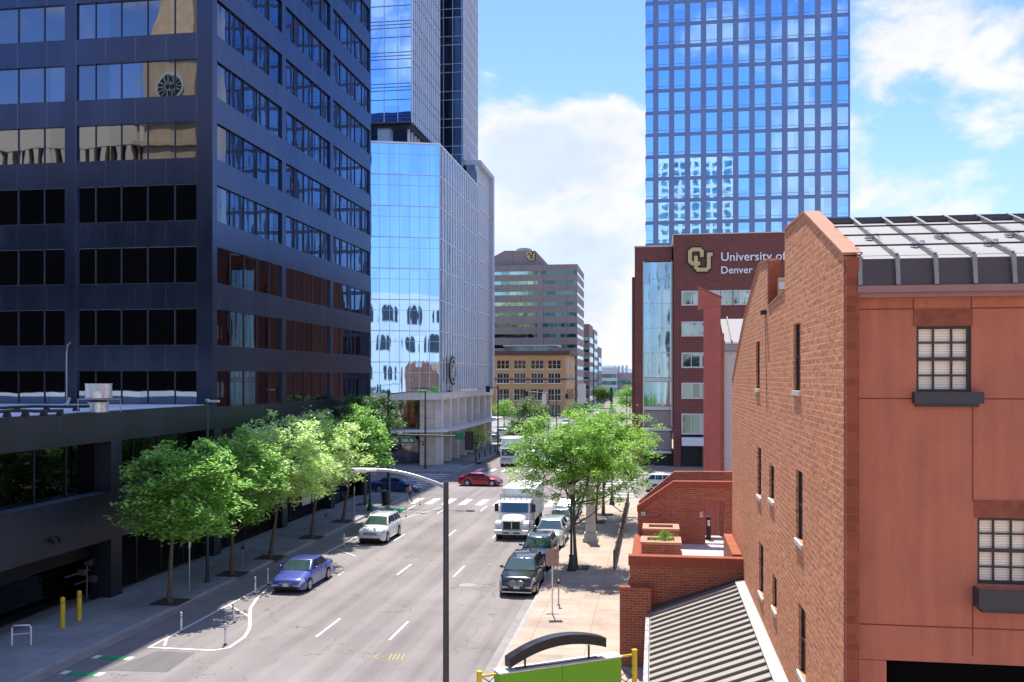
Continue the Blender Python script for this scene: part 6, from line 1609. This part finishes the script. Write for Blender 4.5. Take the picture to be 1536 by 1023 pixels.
# faces local +X, mid-stride
hip=(0,0,.93); 
def legc(s,knee,ank,toe): return ([(0,s*.09,.90),knee,ank,toe],[.088,.058,.040,.032])
kL=(.12,.09,.50);aL=(-.02+.18,.09,.09);tL=(.36,.09,.04)
kR=(-.03,-.09,.49);aR=(-.34,-.09,.14);tR=(-.20,-.09,.04)
neck=(.02,0,1.46); sh=1.40
armL=[(.02,.19,sh),(.10,.24,1.14),(.26,.22,.93)]; armR=[(.02,-.19,sh),(-.08,-.25,1.13),(-.06,-.23,.88)]
ch=[([hip,(.0,0,1.12),(.01,0,1.32),neck,(.03,0,1.56),(.035,0,1.66),(.03,0,1.735)],[.12,.105,.125,.052,.065,.085,.06]),
    ([hip,(0,.09,.90),kL,aL,tL],[.12,.088,.055,.038,.03]),([hip,(0,-.09,.90),kR,aR,tR],[.12,.088,.055,.038,.03]),
    ([(.01,0,1.32),(.02,.19,sh),armL[1],armL[2],(.30,.215,.86)],[.125,.06,.040,.028,.026]),([(.01,0,1.32),(.02,-.19,sh),armR[1],armR[2],(-.05,-.225,.80)],[.125,.06,.040,.028,.026])]
for base_,sgn,dx in (((.30,.215,.86),1,.02),((-.05,-.225,.80),-1,.0)):
    for i,(fy,fl_) in enumerate(((-.028,.065),(-.010,.078),(.010,.074),(.028,.058))):
        b0=Vector(base_); a=(b0.x+dx+fy,b0.y,b0.z-.035); e=(b0.x+dx+fy*1.1+.012,b0.y-.008*sgn,b0.z-.035-fl_*.55); g=(b0.x+dx+fy*1.1+.004,b0.y-.02*sgn,b0.z-.035-fl_)
        ch.append(([base_,a,e,g],[.026,.010,.009,.008]))
    b0=Vector(base_); ch.append(([base_,(b0.x+.035,b0.y-.01*sgn,b0.z-.01),(b0.x+.05,b0.y-.02*sgn,b0.z-.045)],[.026,.011,.009]))
ch.append(([(.035,0,1.66),(.125,0,1.635)],[.085,.014]))
body=skin_obj('body',ch,pe,M['skin'],1)
skin_obj('shirt',[([(0,0,.96),(.0,0,1.12),(.01,0,1.32),(.02,0,1.43)],[.135,.125,.145,.07]),([(.01,0,1.32),(.02,.19,sh),(.06,.22,1.25)],[.145,.075,.058]),([(.01,0,1.32),(.02,-.19,sh),(-.04,-.225,1.25)],[.145,.075,.058])],pe,M['shirt'],1)
skin_obj('jeans',[([(0,0,.97),(0,0,.92)],[.13,.14]),([(0,0,.92),(0,.09,.86),kL,(aL[0],aL[1],aL[2]+.05)],[.14,.105,.073,.056]),([(0,0,.92),(0,-.09,.86),kR,(aR[0]+.03,aR[1],aR[2]+.05)],[.14,.105,.073,.056])],pe,M['jeans'],1)
skin_obj('hair',[([(.0,0,1.60),(.005,0,1.69),(.02,0,1.755)],[.075,.092,.06])],pe,M['hair'],1)
for (a_,t_) in ((aL,tL),(aR,tR)):
    d=Vector(t_)-Vector(a_); skin_obj('shoe',[([Vector(a_)-d*.12+Vector((0,0,-.03)),Vector(a_).lerp(Vector(t_),.5)+Vector((0,0,-.01)),Vector(t_)],[.046,.044,.036])],pe,M['shoe'],1)
m=MB(); m.box(-.10,.16,-.33,-.25,.70,1.0); m.tube([(-.08,-.25,1.0),(.0,-.2,1.42),(.12,-.25,1.0)],.012,5); m.build('bag',M['black'],pe,bevel=.02)
for s in (-1,1):
    m=MB(); m.sphere((.118,s*.032,1.665),.008,.010,.007,8,6); m.build('eye',M['hair'],pe)
    m=MB(); m.sphere((.035,s*.088,1.65),.018,.012,.028,8,6); m.build('ear',M['skin'],pe)
m=MB(); m.box(.108,.116,-.022,.022,1.60,1.606); m.build('mouth',plain('lips',(.25,.09,.07),.6),pe)
pe.location=atz(614.5,753.5,.0); pe.rotation_euler=(0,0,R(10))
